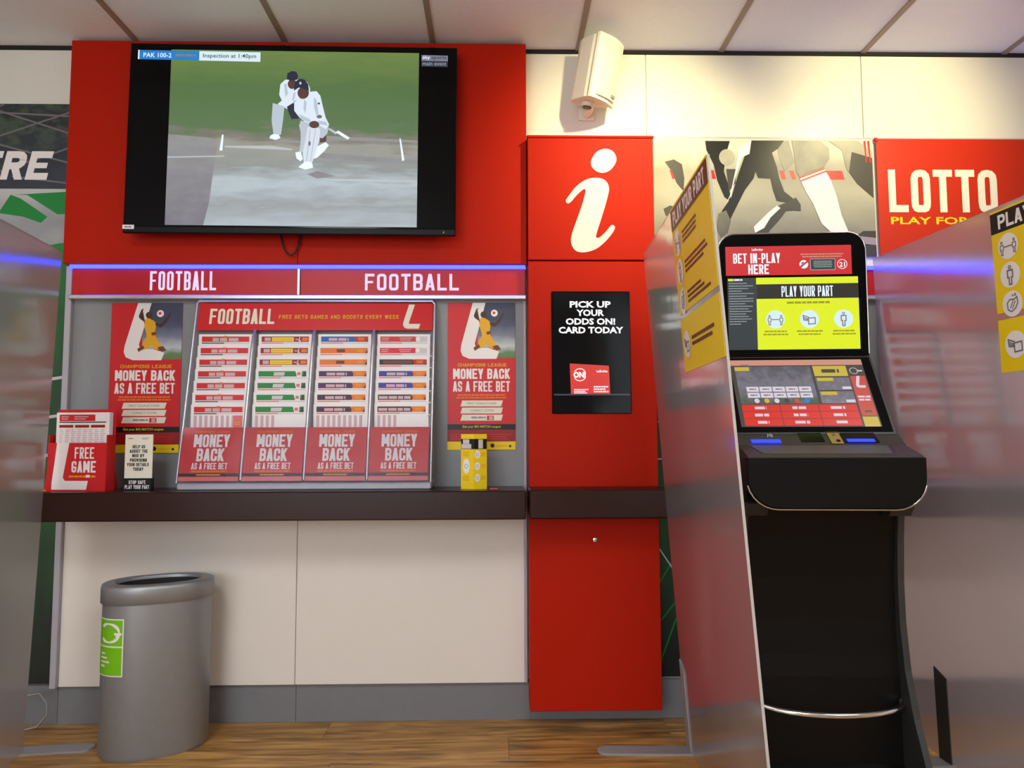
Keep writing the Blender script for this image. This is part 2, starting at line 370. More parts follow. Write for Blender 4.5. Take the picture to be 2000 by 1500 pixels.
class Print:
    """flat print on a face: origin O, right U, up V, outward N; layers stack by fractions of a millimetre"""
    def __init__(s, O, U=(1, 0, 0), V=(0, 0, 1), N=(0, -1, 0), step=.0004):
        s.O, s.U, s.V, s.N = Vector(O), Vector(U), Vector(V), Vector(N); s.step = step; s.mb = MB(); s.k = 0
    def P(s, u, v, l): return tuple(s.O+s.U*u+s.V*v+s.N*(s.step*l))
    def poly(s, pts, m, l=1):
        s.k += 1; e = l+(s.k % 12)*.05      # overlapping strokes never share a plane
        s.mb.face([s.P(a, b, e) for a, b in pts], m); return s
    def rect(s, u0, v0, u1, v1, m, l=1): return s.poly([(u0, v0), (u1, v0), (u1, v1), (u0, v1)], m, l)
    def disc(s, u, v, ru, rv, m, l=1, n=24): return s.poly([(u+ru*math.cos(2*math.pi*k/n), v+rv*math.sin(2*math.pi*k/n)) for k in range(n)], m, l)
    def ring(s, u, v, r, w, m, l=1, n=24, a0=0, a1=360):
        for k in range(n):
            a = R(a0+(a1-a0)*k/n); b = R(a0+(a1-a0)*(k+1)/n)
            s.poly([(u+r*math.cos(a), v+r*math.sin(a)), (u+r*math.cos(b), v+r*math.sin(b)), (u+(r-w)*math.cos(b), v+(r-w)*math.sin(b)), (u+(r-w)*math.cos(a), v+(r-w)*math.sin(a))], m, l)
        return s
    def line(s, pts, w, m, l=1):
        for q in stroke_quads(pts, w): s.poly([tuple(p) for p in q], m, l)
        return s
    def block(s, txt, u0, v0, u1, v1, m, l=2, t=.2, gap=.12, ital=0):
        for q in block_text(txt, v1-v0, u1-u0, t, gap, ital): s.poly([(u0+p.x, v0+p.y) for p in q], m, l)
        return s
    def sans(s, txt, u0, v0, u1, v1, m, l=2, bold=0.0):
        vs, fs = sans_text(txt, bold)
        s.mb.mesh([s.P(u0+a*(u1-u0), v0+b*(v1-v0), l) for a, b in vs], fs, m); return s
    def lines(s, u0, v0, u1, v1, n, m, l=2, jit=.3, fill=.5, center=False, seed=1):
        # unreadably small print: rows of short dashes
        rr = random.Random(seed); h = (v1-v0)/n
        for k in range(n):
            L = (u1-u0)*(1-jit*rr.random()); a = (u0+u1-L)/2 if center else u0; b = a+L; y = v1-(k+1)*h+h*(1-fill)/2
            x = a
            while x < b:
                w = min(b-x, h*fill*(1.2+2.2*rr.random()))
                s.rect(x, y, x+w, y+h*fill, m, l); x += w+h*fill*.35
        return s
    def emblem(s, u0, v0, u1, v1, m, l=2, cut=0):
        # slanted white L with a rounded heel
        w, h = u1-u0, v1-v0; f = lambda a, b: (u0+a*w, v0+b*h)
        s.poly([f(.32, 1), f(.66, 1), f(.36, .30), f(.34, .22), f(.30, .0), f(.16, .02), f(.05, .08), f(.0, .18), f(.02, .28)], m, l)
        s.poly([f(.30, 0), f(.92, 0), f(1, .2), f(.42, .2), f(.34, .22)], m, l); return s
    def build(s, name, parent, world=False):
        s.mb.v = [tuple(Vector(v)-s.O) for v in s.mb.v]; o = s.mb.build(name, parent); off = Vector((0, 0, 0)); q = parent
        while world and q is not None: off += q.location; q = q.parent
        o.location = s.O-off
        return o

def icon(pr, kind, u, v, r, bg, fg, l=3, sq=1.0):
    # white roundels with line drawings
    pr.disc(u, v, r*sq, r, bg, l)
    L = l+1; w = r*.09
    def ln(pts, k=1): pr.line([(u+a*r*sq, v+b*r) for a, b in pts], w*k, fg, L)
    if kind == 'distance':
        for sx in (-.62, .62):
            pr.ring(u+sx*r*sq, v+.36*r, r*.13, w, fg, L, 10)
            ln([(sx-.16, .15), (sx+.16, .15), (sx+.16, -.2), (sx+.08, -.2), (sx+.08, -.6), (sx-.08, -.6), (sx-.08, -.2), (sx-.16, -.2), (sx-.16, .15)])
        ln([(-.34, -.02), (.34, -.02)], 1.2)
    elif kind == 'person':
        pr.ring(u, v+.58*r, r*.16, w, fg, L, 10)
        ln([(-.25, .34), (.25, .34), (.25, -.2), (.12, -.2), (.12, -.75), (-.12, -.75), (-.12, -.2), (-.25, -.2), (-.25, .34)], 1.4)
    elif kind == 'hands':
        ln([(-.45, -.4), (-.5, .1), (-.2, .35), (.2, .3), (.5, .45), (.55, 0), (.3, -.4), (-.1, -.6), (-.45, -.4)], 1.2)
        ln([(-.2, -.3), (.1, .2)]); ln([(.0, -.35), (.3, .15)]); pr.ring(u+.35*r*sq, v+.65*r, r*.12, w, fg, L, 8); pr.ring(u+.1*r*sq, v+.62*r, r*.09, w, fg, L, 8)
    else:
        ln([(-.1, .1), (.6, .15), (.6, -.5), (-.1, -.55), (-.1, .1)], 1.3); ln([(-.65, .4), (-.6, -.1), (-.15, -.15), (-.1, .2), (-.65, .4)], 1.3); ln([(-.6, .2), (-.2, .05)]); ln([(-.6, .05), (-.2, -.05)])

# ------------------------------------------------------------------ lamps of the room
ZC = 2.705
def spot_lamp(x, y, tx, ty, tz, power, label, size=70, blend=.9, col=(1, .89, .46)):
    t = thing('ceiling_spotlight', label, 'spotlight', (x, y, ZC-.005))
    mb = MB(); n = 20
    ringo = lambda r, z: [(r*math.cos(2*math.pi*k/n), r*math.sin(2*math.pi*k/n), z) for k in range(n)]
    mb.loft([ringo(.052, 0), ringo(.052, -.006), ringo(.04, -.008), ringo(.036, -.002)], 'white plastic', caps=False); mb.build('trim_ring', t)
    ld = bpy.data.lights.new('lamp', 'SPOT'); ld.energy = power; ld.color = col; ld.spot_size = R(size); ld.spot_blend = blend; ld.shadow_soft_size = .035
    lo = bpy.data.objects.new('lamp', ld); COL.objects.link(lo); lo.parent = t; lo.location = (0, 0, -.02)
    d = Vector((tx, ty, tz))-Vector((x, y, ZC-.025)); lo.rotation_euler = d.to_track_quat('-Z', 'Y').to_euler()
def panel_light(x, y, power, label, col=(.88, .95, 1)):  # ceiling panels out of view, put in for general fill light
    t = thing('ceiling_fill_light', label, 'ceiling light', (x, y, ZC-.004))
    mb = MB()
    for a, b, c, d in ((-.297, -.27, -.297, .297), (.27, .297, -.297, .297), (-.27, .27, -.297, -.27), (-.27, .27, .27, .297)): mb.box(a, b, c, d, -.008, 0, 'white plastic')
    mb.build('frame', t)
    ld = bpy.data.lights.new('lamp', 'AREA'); ld.energy = power; ld.size = .54; ld.color = col
    lo = bpy.data.objects.new('lamp', ld); COL.objects.link(lo); lo.parent = t; lo.location = (0, 0, -.004)
spot_lamp(.70, -1.05, .56, 0, 2.20, 92, 'recessed warm spotlight in the ceiling before the red information pillar', 72, 1)
spot_lamp(1.70, -1.05, 1.62, 0, 2.38, 66, 'recessed warm spotlight in the ceiling before the red lottery poster', 70, 1)
panel_light(-1.159, -2.7, 26, 'unseen square fill light in the ceiling left of the room centre')
panel_light(.641, -3.3, 30, 'unseen square fill light in the ceiling right of the room centre')
panel_light(1.841, -2.1, 20, 'unseen square fill light in the ceiling near the right wall')

# ------------------------------------------------------------------ room shell
X0, X1, YB = -3.2, 3.2, -5.6
wall = MB().box(X0, X1, 0, .12, 0, 2.8, 'white wall').build('wall_back'); wall['kind'] = 'structure'
seams = [X0, -2.1, -1.19, -.284, .624, 1.532, 2.44, X1]
for a, b in zip(seams[:-1], seams[1:]):
    MB().box(a+.0015, b-.0015, -.008, 0, 2.336, 2.688, 'white wall', .001).build('panel', wall)
MB().box(.63, X1, -.012, 0, 2.327, 2.335, 'grey edge').build('picture_rail', wall)
for nm, a in (('wall_left', (X0-.1, X0, YB, 0)), ('wall_right', (X1, X1+.1, YB, 0))):
    MB().box(*a, 0, 2.8, 'room wall').build(nm)['kind'] = 'structure'
# shop front behind the camera: unseen wide window, added on the left half to bring in daylight
WX0, WX1, WZ0, WZ1 = -3.0, -.2, .6, 2.5
wf = MB()
for a in ((X0, WX0, 0, 2.8), (WX1, X1, 0, 2.8), (WX0, WX1, 0, WZ0), (WX0, WX1, WZ1, 2.8)): wf.box(a[0], a[1], YB-.1, YB, a[2], a[3], 'room wall')
wf.build('wall_front')['kind'] = 'structure'
win = MB()
for a in ((WX0, WX0+.05, WZ0, WZ1), (WX1-.05, WX1, WZ0, WZ1), (WX0+.05, WX1-.05, WZ0, WZ0+.05), (WX0+.05, WX1-.05, WZ1-.05, WZ1), (-1.63, -1.58, WZ0+.05, WZ1-.05)): win.box(a[0], a[1], YB-.08, YB-.02, a[2], a[3], 'alu')
win.build('added_window_1')['kind'] = 'structure'
gap = MB().box(X0, X1, -.012, .0, 2.689, 2.706, 'shadow gap').build('gap_shade_1'); gap['kind'] = 'structure'  # black strip paints the shadow line between wall and ceiling
base = MB().box(X0, X1, -.006, 0, 0, .15, 'grey skirting').build('baseboard_back'); base['kind'] = 'structure'
for a, b in ((X0, -1.69), (-1.689, -.779), (-.778, .13), (.131, .8), (.801, 1.7), (1.701, X1)):
    MB().box(a, b, -.016, -.006, 0, .147, 'grey skirting', .001).build('skirting_board', base)
fl = MB().box(X0, X1, YB, .1, -.08, -.012, 'shadow gap').build('floor'); fl['kind'] = 'structure'
PWID, PLEN = .19, 1.28
plank_me = None; r = 0; y = 0
while y > YB:
    x = X0-(r*.47 % 1)*PLEN; y1 = max(y-PWID, YB)
    while x < X1:
        a, b = max(x, X0), min(x+PLEN, X1)
        if b-a > .02:
            o = MB().box(a-(a+b)/2, b-(a+b)/2, (y1-y)/2+.0006, (y-y1)/2-.0006, -.011, 0, MATS['oak'], .0006).build('plank', fl); o.location = ((a+b)/2, (y+y1)/2, 0)
        x += PLEN+.0008
    y = y1; r += 1
ce = MB().box(X0, X1, YB, .1, ZC+.03, ZC+.1, 'room wall').build('ceiling'); ce['kind'] = 'structure'
gx = [-1.459+.6*k for k in range(-2, 8)]; gy = [-.6*k for k in range(1, 10)]
ex = [X0]+gx+[X1]; ey = [0]+gy+[YB]
for a, b in zip(ex[:-1], ex[1:]):
    for c, d in zip(ey[:-1], ey[1:]):
        if b-a < .03: continue
        MB().box(a+.004, b-.004, d+.004, c-.004, ZC, ZC+.018, 'ceiling tile', .003).build('tile', ce)
for x in gx: MB().box(x-.011, x+.011, YB, 0, ZC-.006, ZC-.0005, 'grid bar').build('grid_bar', ce)
for y in gy: MB().box(X0, X1, y-.011, y+.011, ZC-.0055, ZC-.0008, 'grid bar').build('grid_bar', ce)

# ------------------------------------------------------------------ wall graphics
def sheet(name, label, cat, x0, x1, z0, z1, yb, th, m, group=None):
    t = thing(name, label, cat, ((x0+x1)/2, yb, z0), group=group)
    MB().box(x0, x1, yb-th, yb, z0, z1, m, .0006).build('board', t, True)
    return t, Print((x0, yb-th, z0))
# stadium mural, left of the television panel
t, pr = sheet('stadium_mural', 'stadium photo mural with slanted white lettering left of the television', 'mural', -3.0, -1.71, .155, 2.455, -.0185, .003, 'mural grass')
b = Print((-3.0, -.0215, 1.95), step=.0004)
b.rect(0, -.1, 1.3, .505, 'mural pale', 1); b.build('pale_stand_print', t, True)
d = Print((-3.0, -.0215, 2.10)); d.rect(0, .0, 1.3, .353, 'stadium dark', 2)
for pts in ([(.55, .06), (1.3, .33)], [(.55, .30), (1.3, .10)], [(.8, .0), (1.3, .18)], [(.9, .35), (1.3, .22)], [(.6, .16), (1.0, .35)], [(1.05, .05), (1.3, .02)], [(.7, .33), (1.3, .30)]):
    d.line(pts, .007, 'p_icon', 3)
d.build('roof_print', t, True)
d = Print((-3.0, -.0215, 1.6))
# green pitch segments under the lettering
d.poly([(1.06, .475), (1.3, .49), (1.3, .40), (1.235, .395), (1.11, .475)], 'p_green', 4)
d.poly([(1.0, .40), (1.045, .475), (1.085, .46), (1.195, .385), (1.17, .36), (1.10, .385)], 'p_green', 4)
d.poly([(1.21, .27), (1.3, .285), (1.3, .2), (1.23, .2)], 'p_green', 4)
d.poly([(.3, .38), (.9, .42), (.85, .3), (.35, .25)], 'p_green', 4)
d.build('pitch_print', t, True)
d = Print((-3.0, -.0215, 2.137)); d.block('HERE', .80, 0, 1.185, .118, 'p_white', 5, .24, .1, .22); d.build('lettering', t, True)
d = Print((-3.0, -.0215, .15))
for q in ((.95, 1.13), (.9, .98), (.97, .83)): d.line([(.9, q[1]), (1.3, q[1]+.06)], .012, 'p_lgrey', 3)
d.build('line_print', t, True)
# green mural in the slot between the pillar and the dividing screen
t, pr = sheet('grass_mural', 'narrow green grass mural with pale lines right of the red pillar', 'mural', .63, .86, .155, 1.80, -.006, .003, 'mural grass')
for k, (a, b2) in enumerate((((.01, .05), (.1, .28)), ((.02, .22), (.12, .34)), ((.0, .34), (.1, .5)), ((.04, .62), (.12, .9)), ((0, .52), (.08, .40)), ((.0, .85), (.2, .86)), ((.02, 1.0), (.15, .98)))):
    pr.line([a, b2], .005, 'p_green' if k < 3 else 'p_lgrey', 2)
pr.build('grass_print', t, True)
# black and white football photograph, right of the information pillar
t, pr = sheet('football_photo', 'grainy black and white photo panel of running footballers legs', 'photo panel', .63, 1.570, 1.83, 2.327, -.006, .006, 'p_cream')
# drawn on a grid taken from the picture itself: 0..1 across, 0..1 up
PW, PH = .94, .497
f = lambda pts: [(a*PW, b2*PH) for a, b2 in pts]
bg = Print((.63, -.012, 1.83)); bg.rect(0.004, 0.004, PW-.004, PH-.004, 'pitch photo', 1)
bg.poly(f([(.94, .22), (.995, .22), (.995, .0), (.72, .0), (.80, .04)]), 'p_dkgrey', 2); bg.poly(f([(.9, .12), (.995, .1), (.995, .16), (.9, .18)]), 'p_grey', 3)
for a, b2 in ((.0, .02), (.09, .125), (.26, .295), (.575, .605), (.62, .65), (.77, .865)):
    bg.poly(f([(a, .73), (b2-.01, .73), (b2, .655), (a+.012, .655)]), 'p_red', 2)
bg.build('pitch_print', t, True)
fg = Print((.63, -.012, 1.83))
K, Gk, Wt = 'p_black', 'grey kit', 'p_white'
fg.poly(f([(.07, .80), (.11, .82), (.145, .78), (.155, .66), (.15, .55), (.12, .62), (.10, .72)]), 'p_dkgrey', 3)     # blurred far leg
fg.poly(f([(.06, .40), (.09, .43), (.12, .41), (.10, .35), (.07, .34)]), 'p_dkgrey', 3)
fg.poly(f([(.25, .98), (.36, .98), (.34, .86), (.33, .72), (.35, .60), (.36, .46), (.33, .50), (.30, .64), (.285, .78), (.255, .90)]), K, 3)   # dark runner further back
fg.disc(.345*PW, .84*PH, .035*PW, .07*PH, Gk, 4); fg.poly(f([(.34, .74), (.385, .74), (.38, .62), (.35, .55)]), 'p_dkgrey', 4)
fg.poly(f([(.455, .985), (.60, .985), (.575, .92), (.545, .88), (.565, .76), (.575, .66), (.595, .55), (.64, .48), (.60, .46), (.56, .47), (.545, .56), (.535, .66), (.48, .665), (.47, .72), (.46, .66), (.42, .56), (.365, .36), (.345, .28), (.32, .34), (.315, .38), (.36, .50), (.39, .68), (.425, .86)]), K, 5)  # striding black kit
fg.poly(f([(.40, .93), (.455, .985), (.445, .87), (.41, .84), (.375, .64), (.36, .52), (.335, .44), (.325, .40), (.355, .52), (.385, .76)]), Wt, 6)
fg.poly(f([(.30, .36), (.335, .39), (.355, .30), (.34, .2), (.31, .16), (.29, .24)]), Gk, 6)
fg.poly(f([(.615, .47), (.645, .50), (.665, .44), (.665, .385), (.635, .39), (.60, .385), (.565, .30), (.525, .22), (.515, .18), (.48, .185), (.46, .20), (.47, .27), (.52, .36), (.555, .42)]), 'p_dkgrey', 6)   # boot
fg.poly(f([(.46, .20), (.455, .25), (.52, .37), (.56, .43), (.575, .41), (.53, .33), (.50, .24)]), Wt, 7)
fg.poly(f([(.635, .985), (.76, .985), (.80, .92), (.80, .83), (.775, .76), (.70, .71), (.67, .66), (.65, .72), (.645, .85)]), Gk, 5)      # white kit knee
fg.poly(f([(.665, .66), (.775, .745), (.80, .66), (.825, .52), (.845, .35), (.875, .20), (.90, .08), (.81, .06), (.80, .2), (.755, .28), (.72, .45), (.69, .55)]), Wt, 6)
fg.poly(f([(.665, .675), (.775, .755), (.778, .742), (.667, .662)]), 'p_red', 7); fg.poly(f([(.668, .648), (.78, .73), (.783, .718), (.672, .636)]), 'p_red', 7)
fg.poly(f([(.56, .985), (.62, .985), (.645, .80), (.60, .72), (.575, .86)]), Gk, 4)
fg.poly(f([(.80, .985), (.93, .985), (.99, .90), (.99, .60), (.93, .64), (.875, .74), (.865, .83), (.86, .90)]), Gk, 5); fg.poly(f([(.90, .89), (.99, .84), (.99, .50), (.92, .62), (.885, .72)]), 'p_dkgrey', 6)
for dx in (.955, .972): fg.poly(f([(dx, .985), (dx+.008, .985), (dx+.012, .80), (dx+.006, .80)]), 'p_red', 7)
fg.build('player_print', t, True)
# lottery poster
t, pr = sheet('lottery_poster', 'orange red lottery poster with large cream letters on the right wall', 'poster', 1.574, 3.05, 1.83, 2.326, -.0185, .005, 'p_orred')
pr.block('LOTTO', .045, .185, .50, .365, 'p_cream', 2, .21, .07)
pr.sans('PLAY FOR JUST', .05, .125, .545, .165, 'p_yellow', 2, .02)
pr.build('lettering', t, True)
pr = Print(tuple(pr.O)); pr.block('A', .60, .185, .70, .365, 'p_cream', 2, .25); pr.build('lettering', t, True)
MB().box(1.567, 1.582, -.028, -.0185, 2.312, 2.330, 'red sign', .003).build('corner_clip', t, True)

# ------------------------------------------------------------------ betting display units (built twice: by the bin and behind the terminal)
ZW0, ZW1 = .80, .903     # worktop
def display_unit(x0, x1, label, where, split):
    t = thing('display_unit', label, 'display unit', ((x0+x1)/2, -.02, 0))
    MB().box(x0, x0+.024, -.055, -.016, .146, 1.777, 'grey edge', .002).build('side_panel', t, True)
    MB().box(x1-.012, x1, -.036, -.016, .146, 1.777, 'grey edge', .002).build('side_panel', t, True)
    MB().box(x0+.024, x1-.012, -.034, -.016, ZW0, 1.66, 'grey board').build('back_panel', t, True)
    for a, b in ((x0+.024, split-.001), (split+.001, x1-.012)): MB().box(a, b, -.036, -.017, .147, ZW0, 'lower panel', .0012).build('lower_panel', t, True)
    MB().box(x0+.02, x1, -.07, -.03, 1.642, 1.660, 'alu', .003).build('sign_rail', t, True)
    xm = (x0+x1)/2+.008
    MB().box(xm-.005, xm+.005, -.068, -.03, 1.66, 1.765, 'alu', .001).build('sign_joint', t, True)
    for k, (a, b) in enumerate(((x0+.028, xm-.006), (xm+.006, x1-.004))):
        s = MB().box(a, b, -.060, -.034, 1.661, 1.766, 'red sign', .001).build('header_sign', t, True)
        p = Print((a, -.0605, 1.661))
        if k == 0: p.block('FOOTBALL', .305, .018, .565, .094, 'led letter', 2, .14, .10)
        else: p.block('FOOTBALL', .255, .018, .628, .085, 'led letter', 2, .16, .16)
        p.build('lettering', s, True)
    MB().box(x0+.024, x1-.004, -.075, -.052, 1.766, 1.778, 'led').build('led_strip', t, True)
    MB().box(x0+.02, x1, -.0515, -.03, 1.767, 1.778, 'alu').build('led_channel', t, True)
    return t
UX0, UX1 = -1.703, .119
display_unit(UX0, UX1, 'grey betting display wall with two red football header signs and blue light strip', 'a', -.779)
display_unit(.87, 2.75, 'second grey betting display wall with blue light strip behind the black terminal', 'b', 1.8)

def worktop(x0, x1, y0, label):
    mb = MB().box(x0, x1, y0, -.037, ZW0, ZW1, 'dark worktop', .004)
    return single(mb, 'worktop', label, 'worktop', ((x0+x1)/2, (y0-.037)/2, ZW0))
worktop(-1.678, .105, -.30, 'long dark brown worktop under the coupon rack')
worktop(.90, 1.45, -.30, 'dark brown worktop behind the black betting terminal')
worktop(1.515, 2.75, -.30, 'dark brown worktop behind the screen right of the terminal')

# television backing panel
t = thing('red_backdrop', 'large red laminate panel from ceiling to light strip behind the television', 'backdrop', (-.78, -.05, 1.78))
MB().box(-1.70, -.785, -.086, -.012, 1.78, 2.688, 'red laminate', .002).build('panel', t, True)
MB().box(-.784, .121, -.086, -.012, 1.78, 2.688, 'red laminate', .002).build('panel', t, True)

# information pillar
PX0, PX1, PY = .124, .622, -.125
t = thing('information_pillar', 'tall red wall pillar with white letter i and a black screen', 'pillar', ((PX0+PX1)/2, -.06, .068))
MB().box(PX0, PX1, PY, -.017, .068, 1.783, 'red laminate', .002).build('lower_box', t, True)
ib = MB().box(PX0, PX1, PY-.006, -.012, 1.787, 2.278, 'red laminate', .002).build('sign_box', t, True)
MB().box(PX0-.003, PX1+.003, PY-.01, -.012, 2.278, 2.287, 'red laminate', .001).build('top_cap', t, True)
p = Print((PX0, PY-.0065, 1.787), step=.001)
def curve(pts, n=8):
    # closed Catmull-Rom through the points
    out = []; m = len(pts)
    for i in range(m):
        p0, p1, p2, p3 = [Vector(pts[(i+k-1) % m]) for k in range(4)]
        for k in range(n):
            s = k/n; out.append(tuple(.5*((2*p1)+(-p0+p2)*s+(2*p0-5*p1+4*p2-p3)*s*s+(-p0+3*p1-3*p2+p3)*s**3)))
    return out
u = lambda a, b: ((a-407)/755*.498, (1462-b)/735*.491)      # picture measure of the sign to metres on the sign
p.poly([u(a, b) for a, b in curve([(940, 862), (905, 920), (850, 940), (800, 915), (787, 870), (820, 815), (870, 794), (920, 810)])], 'p_cream', 1)
body = [(634, 1108), (655, 1075), (700, 1020), (760, 980), (820, 970), (870, 985), (893, 1030), (880, 1100), (850, 1200), (820, 1290), (812, 1325), (830, 1330), (870, 1295), (905, 1255), (925, 1265), (915, 1295), (870, 1350), (810, 1398), (740, 1418), (690, 1408), (664, 1365), (668, 1310), (700, 1220), (735, 1120), (752, 1050), (740, 1040), (700, 1075), (665, 1115), (645, 1125)]
p.poly([u(a, b) for a, b in curve(body, 4)], 'p_cream', 1)
p.build('letter_i', ib, True)
# screen in the pillar
s = MB().box(.214, .520, PY-.008, PY, 1.185, 1.662, 'black gloss', .002).build('screen_bezel', t, True)
MB().box(.222, .512, PY-.0085, PY-.007, 1.193, 1.654, 'screen off').build('screen_glass', s, True)
p = Print((.217, PY-.0087, 1.189))
for txt, a, b, v in (('PICK UP', .068, .228, .408), ('YOUR', .094, .202, .375), ('ODDS ON!', .052, .245, .341), ('CARD TODAY', .024, .276, .307)):
    p.sans(txt, a, v, b, v+.026, 's_text', 1, .035)
p.poly([(.066, .19), (.218, .181), (.222, .072), (.070, .067)], 's_cred', 1)
p.ring(.105, .146, .025, .003, 's_text', 2, 16, 20, 150); p.ring(.105, .146, .025, .003, 's_text', 2, 16, 210, 340); p.sans('ON!', .080, .134, .128, .158, 's_text', 3, .05)
p.sans('Ladbrokes', .17, .155, .212, .165, 's_text', 2, .02); p.lines(.082, .072, .14, .092, 3, 's_text', 2); p.lines(.158, .076, .218, .104, 3, 's_text', 2, seed=4)
p.rect(.004, .066, .298, .072, 's_logod', 1)
p.build('screen_picture', s, True)
mb = MB(); n = 14
for r0, y0, r1, y1 in ((.008, PY, .008, PY-.003), (.008, PY-.003, .004, PY-.004)):
    mb.loft([[(.375+r0*math.cos(2*math.pi*k/n), y0, .703+r0*math.sin(2*math.pi*k/n)) for k in range(n)], [(.375+r1*math.cos(2*math.pi*k/n), y1, .703+r1*math.sin(2*math.pi*k/n)) for k in range(n)]], 'chrome', caps=True)
mb.build('lock', t, True)
mb = MB().box(.117, .632, -.30, PY-.0005, ZW0+.001, ZW1+.003, 'dark worktop', .005)
single(mb, 'worktop', 'short dark brown worktop in front of the red pillar', 'worktop', (.375, -.21, ZW0))

# ------------------------------------------------------------------ television
t = thing('television', 'large black flat television showing a cricket match on the red panel', 'television', (-.793, -.15, 1.88), (0, R(.42), 0))
def TV(name, mb): return mb.build(name, t)
TV('bracket', MB().box(-.25, .25, .02, .062, .15, .6, 'dark grey plastic'))
TV('housing', MB().box(-.60, .60, -.01, .03, .03, .72, 'black plastic', .01))
bez = MB().box(-.635, .635, -.022, -.008, 0, .748, 'black gloss', .003); TV('bezel', bez)
TV('lower_lip', MB().box(-.635, .635, -.026, -.008, -.006, .020, 'black plastic', .003))
scr = TV('screen', MB().box(-.622, .622, -.0226, -.021, .022, .738, 'screen off'))
SX0, SX1, SZ0, SZ1 = -.476, .486, .026, .722
def cm(x, y): return (SX0+(x-266)/(1742-266)*(SX1-SX0)+0*y, SZ0+(1098-y)/(1098-50)*(SZ1-SZ0))
p = Print((0, -.0227, 0), step=.0003)
pic = MB(); q = Print((0, -.0227, SZ0), step=.0003)
q.rect(SX0, 0, SX1, SZ1-SZ0, 'tv picture', 1)
q.build('screen_picture', t)
def pl(pts, m, l=3): p.poly([cm(a, b) for a, b in pts], m, l)
pl([(266, 560), (520, 580), (560, 620), (540, 760), (520, 960), (490, 1098), (266, 1098)], 'tv soil', 2)
for a in ([(266, 694), (600, 684), (600, 692), (266, 702)], [(600, 626), (880, 622), (1000, 640), (1000, 648), (600, 636)], [(1160, 815), (1740, 820), (1740, 832), (1250, 826)]): pl(a, 's_crease', 3)
for a in ([(1080, 655), (1740, 700), (1740, 722), (1250, 700), (1080, 680)], [(890, 590), (1050, 590), (1050, 605), (890, 602)], [(1150, 770), (1260, 800), (1150, 815), (1090, 790)], [(1180, 558), (1740, 580), (1740, 594), (1220, 585)]): pl(a, 'tv soil', 3)
pl([(582, 560), (592, 560), (588, 655), (570, 655)], 's_white', 4); pl([(1632, 570), (1640, 570), (1664, 700), (1650, 706)], 's_white', 4)
# wicket keeper
def el(cx, cy, rx, ry, m, l): pl([(cx+rx*math.cos(2*math.pi*k/20), cy+ry*math.sin(2*math.pi*k/20)) for k in range(20)], m, l)
pl([(918, 252), (945, 225), (990, 222), (1050, 220), (1080, 240), (1095, 275), (1095, 300), (1010, 350), (990, 362), (930, 352), (913, 315)], 's_player', 4)
pl([(905, 372), (930, 350), (990, 345), (1012, 378), (965, 402), (945, 392)], 's_player', 4)
pl([(876, 366), (946, 386), (940, 470), (930, 556), (886, 556), (872, 470)], 's_player2', 4)
pl([(862, 578), (868, 562), (886, 552), (918, 556), (928, 576), (900, 588)], 's_white', 5)
pl([(960, 388), (1000, 362), (1022, 400), (1036, 458), (990, 462), (975, 430)], 's_navy', 5)
el(988, 250, 26, 30, 's_skin', 5); pl([(956, 222), (958, 186), (985, 171), (1012, 176), (1022, 200), (1018, 224), (985, 232)], 's_navy', 6)
# batsman
pl([(1045, 520), (1085, 540), (1075, 600), (1068, 660), (1042, 655), (1048, 590)], 's_player2', 7)
pl([(1018, 662), (1050, 655), (1064, 700), (1050, 714), (1026, 698)], 's_white', 7)
pl([(1138, 650), (1150, 622), (1196, 598), (1215, 616), (1190, 650), (1150, 690), (1105, 706), (1110, 680)], 's_white', 7)
pl([(1165, 560), (1200, 560), (1198, 595), (1160, 602)], 's_skin', 7)
pl([(1036, 500), (1045, 470), (1130, 490), (1212, 500), (1205, 545), (1178, 575), (1090, 560), (1045, 535)], 's_player2', 8)
pl([(1005, 412), (1004, 360), (1030, 338), (1062, 340), (1096, 296), (1135, 292), (1158, 320), (1172, 375), (1192, 450), (1214, 492), (1196, 520), (1140, 490), (1112, 488), (1070, 478), (1035, 450)], 's_player', 9)
pl([(1086, 512), (1120, 500), (1162, 520), (1158, 590), (1134, 680), (1118, 724), (1070, 722), (1062, 660), (1076, 590)], 's_pad', 10)
pl([(1038, 750), (1058, 732), (1082, 714), (1118, 722), (1126, 752), (1080, 764)], 's_white', 11)
el(1126, 494, 30, 22, 's_skin', 11); el(1155, 446, 16, 11, 's_mud', 11); el(1101, 608, 7, 14, 's_mgrey', 11); el(1150, 367, 8, 6, 's_mgreen', 11)
for a in ([(1062, 342), (1078, 360), (1072, 430), (1060, 400)], [(1120, 330), (1136, 345), (1150, 430), (1138, 440), (1122, 390)], [(1030, 430), (1100, 462), (1108, 484), (1050, 466)], [(1148, 470), (1196, 476), (1206, 500), (1160, 492)]): pl(a, 's_player2', 10)
for a in ([(940, 250), (955, 248), (965, 310), (950, 330)], [(1000, 300), (1010, 300), (1004, 345), (990, 350)]): pl(a, 's_player2', 5)
for a in ([(1100, 520), (1106, 520), (1090, 715), (1082, 715)], [(1132, 520), (1138, 520), (1112, 715), (1106, 715)]): pl(a, 's_player2', 11)
el(1056, 304, 34, 36, 's_skin', 11); pl([(1000, 292), (1004, 240), (1030, 219), (1060, 222), (1084, 250), (1090, 290), (1060, 280), (1030, 272)], 's_navy', 12); el(1038, 246, 7, 9, 's_player2', 13)
pl([(1200, 515), (1222, 515), (1262, 540), (1255, 552)], 's_player2', 8); pl([(1252, 538), (1270, 528), (1338, 570), (1326, 582)], 's_white', 9)
p.build('match_picture', t)
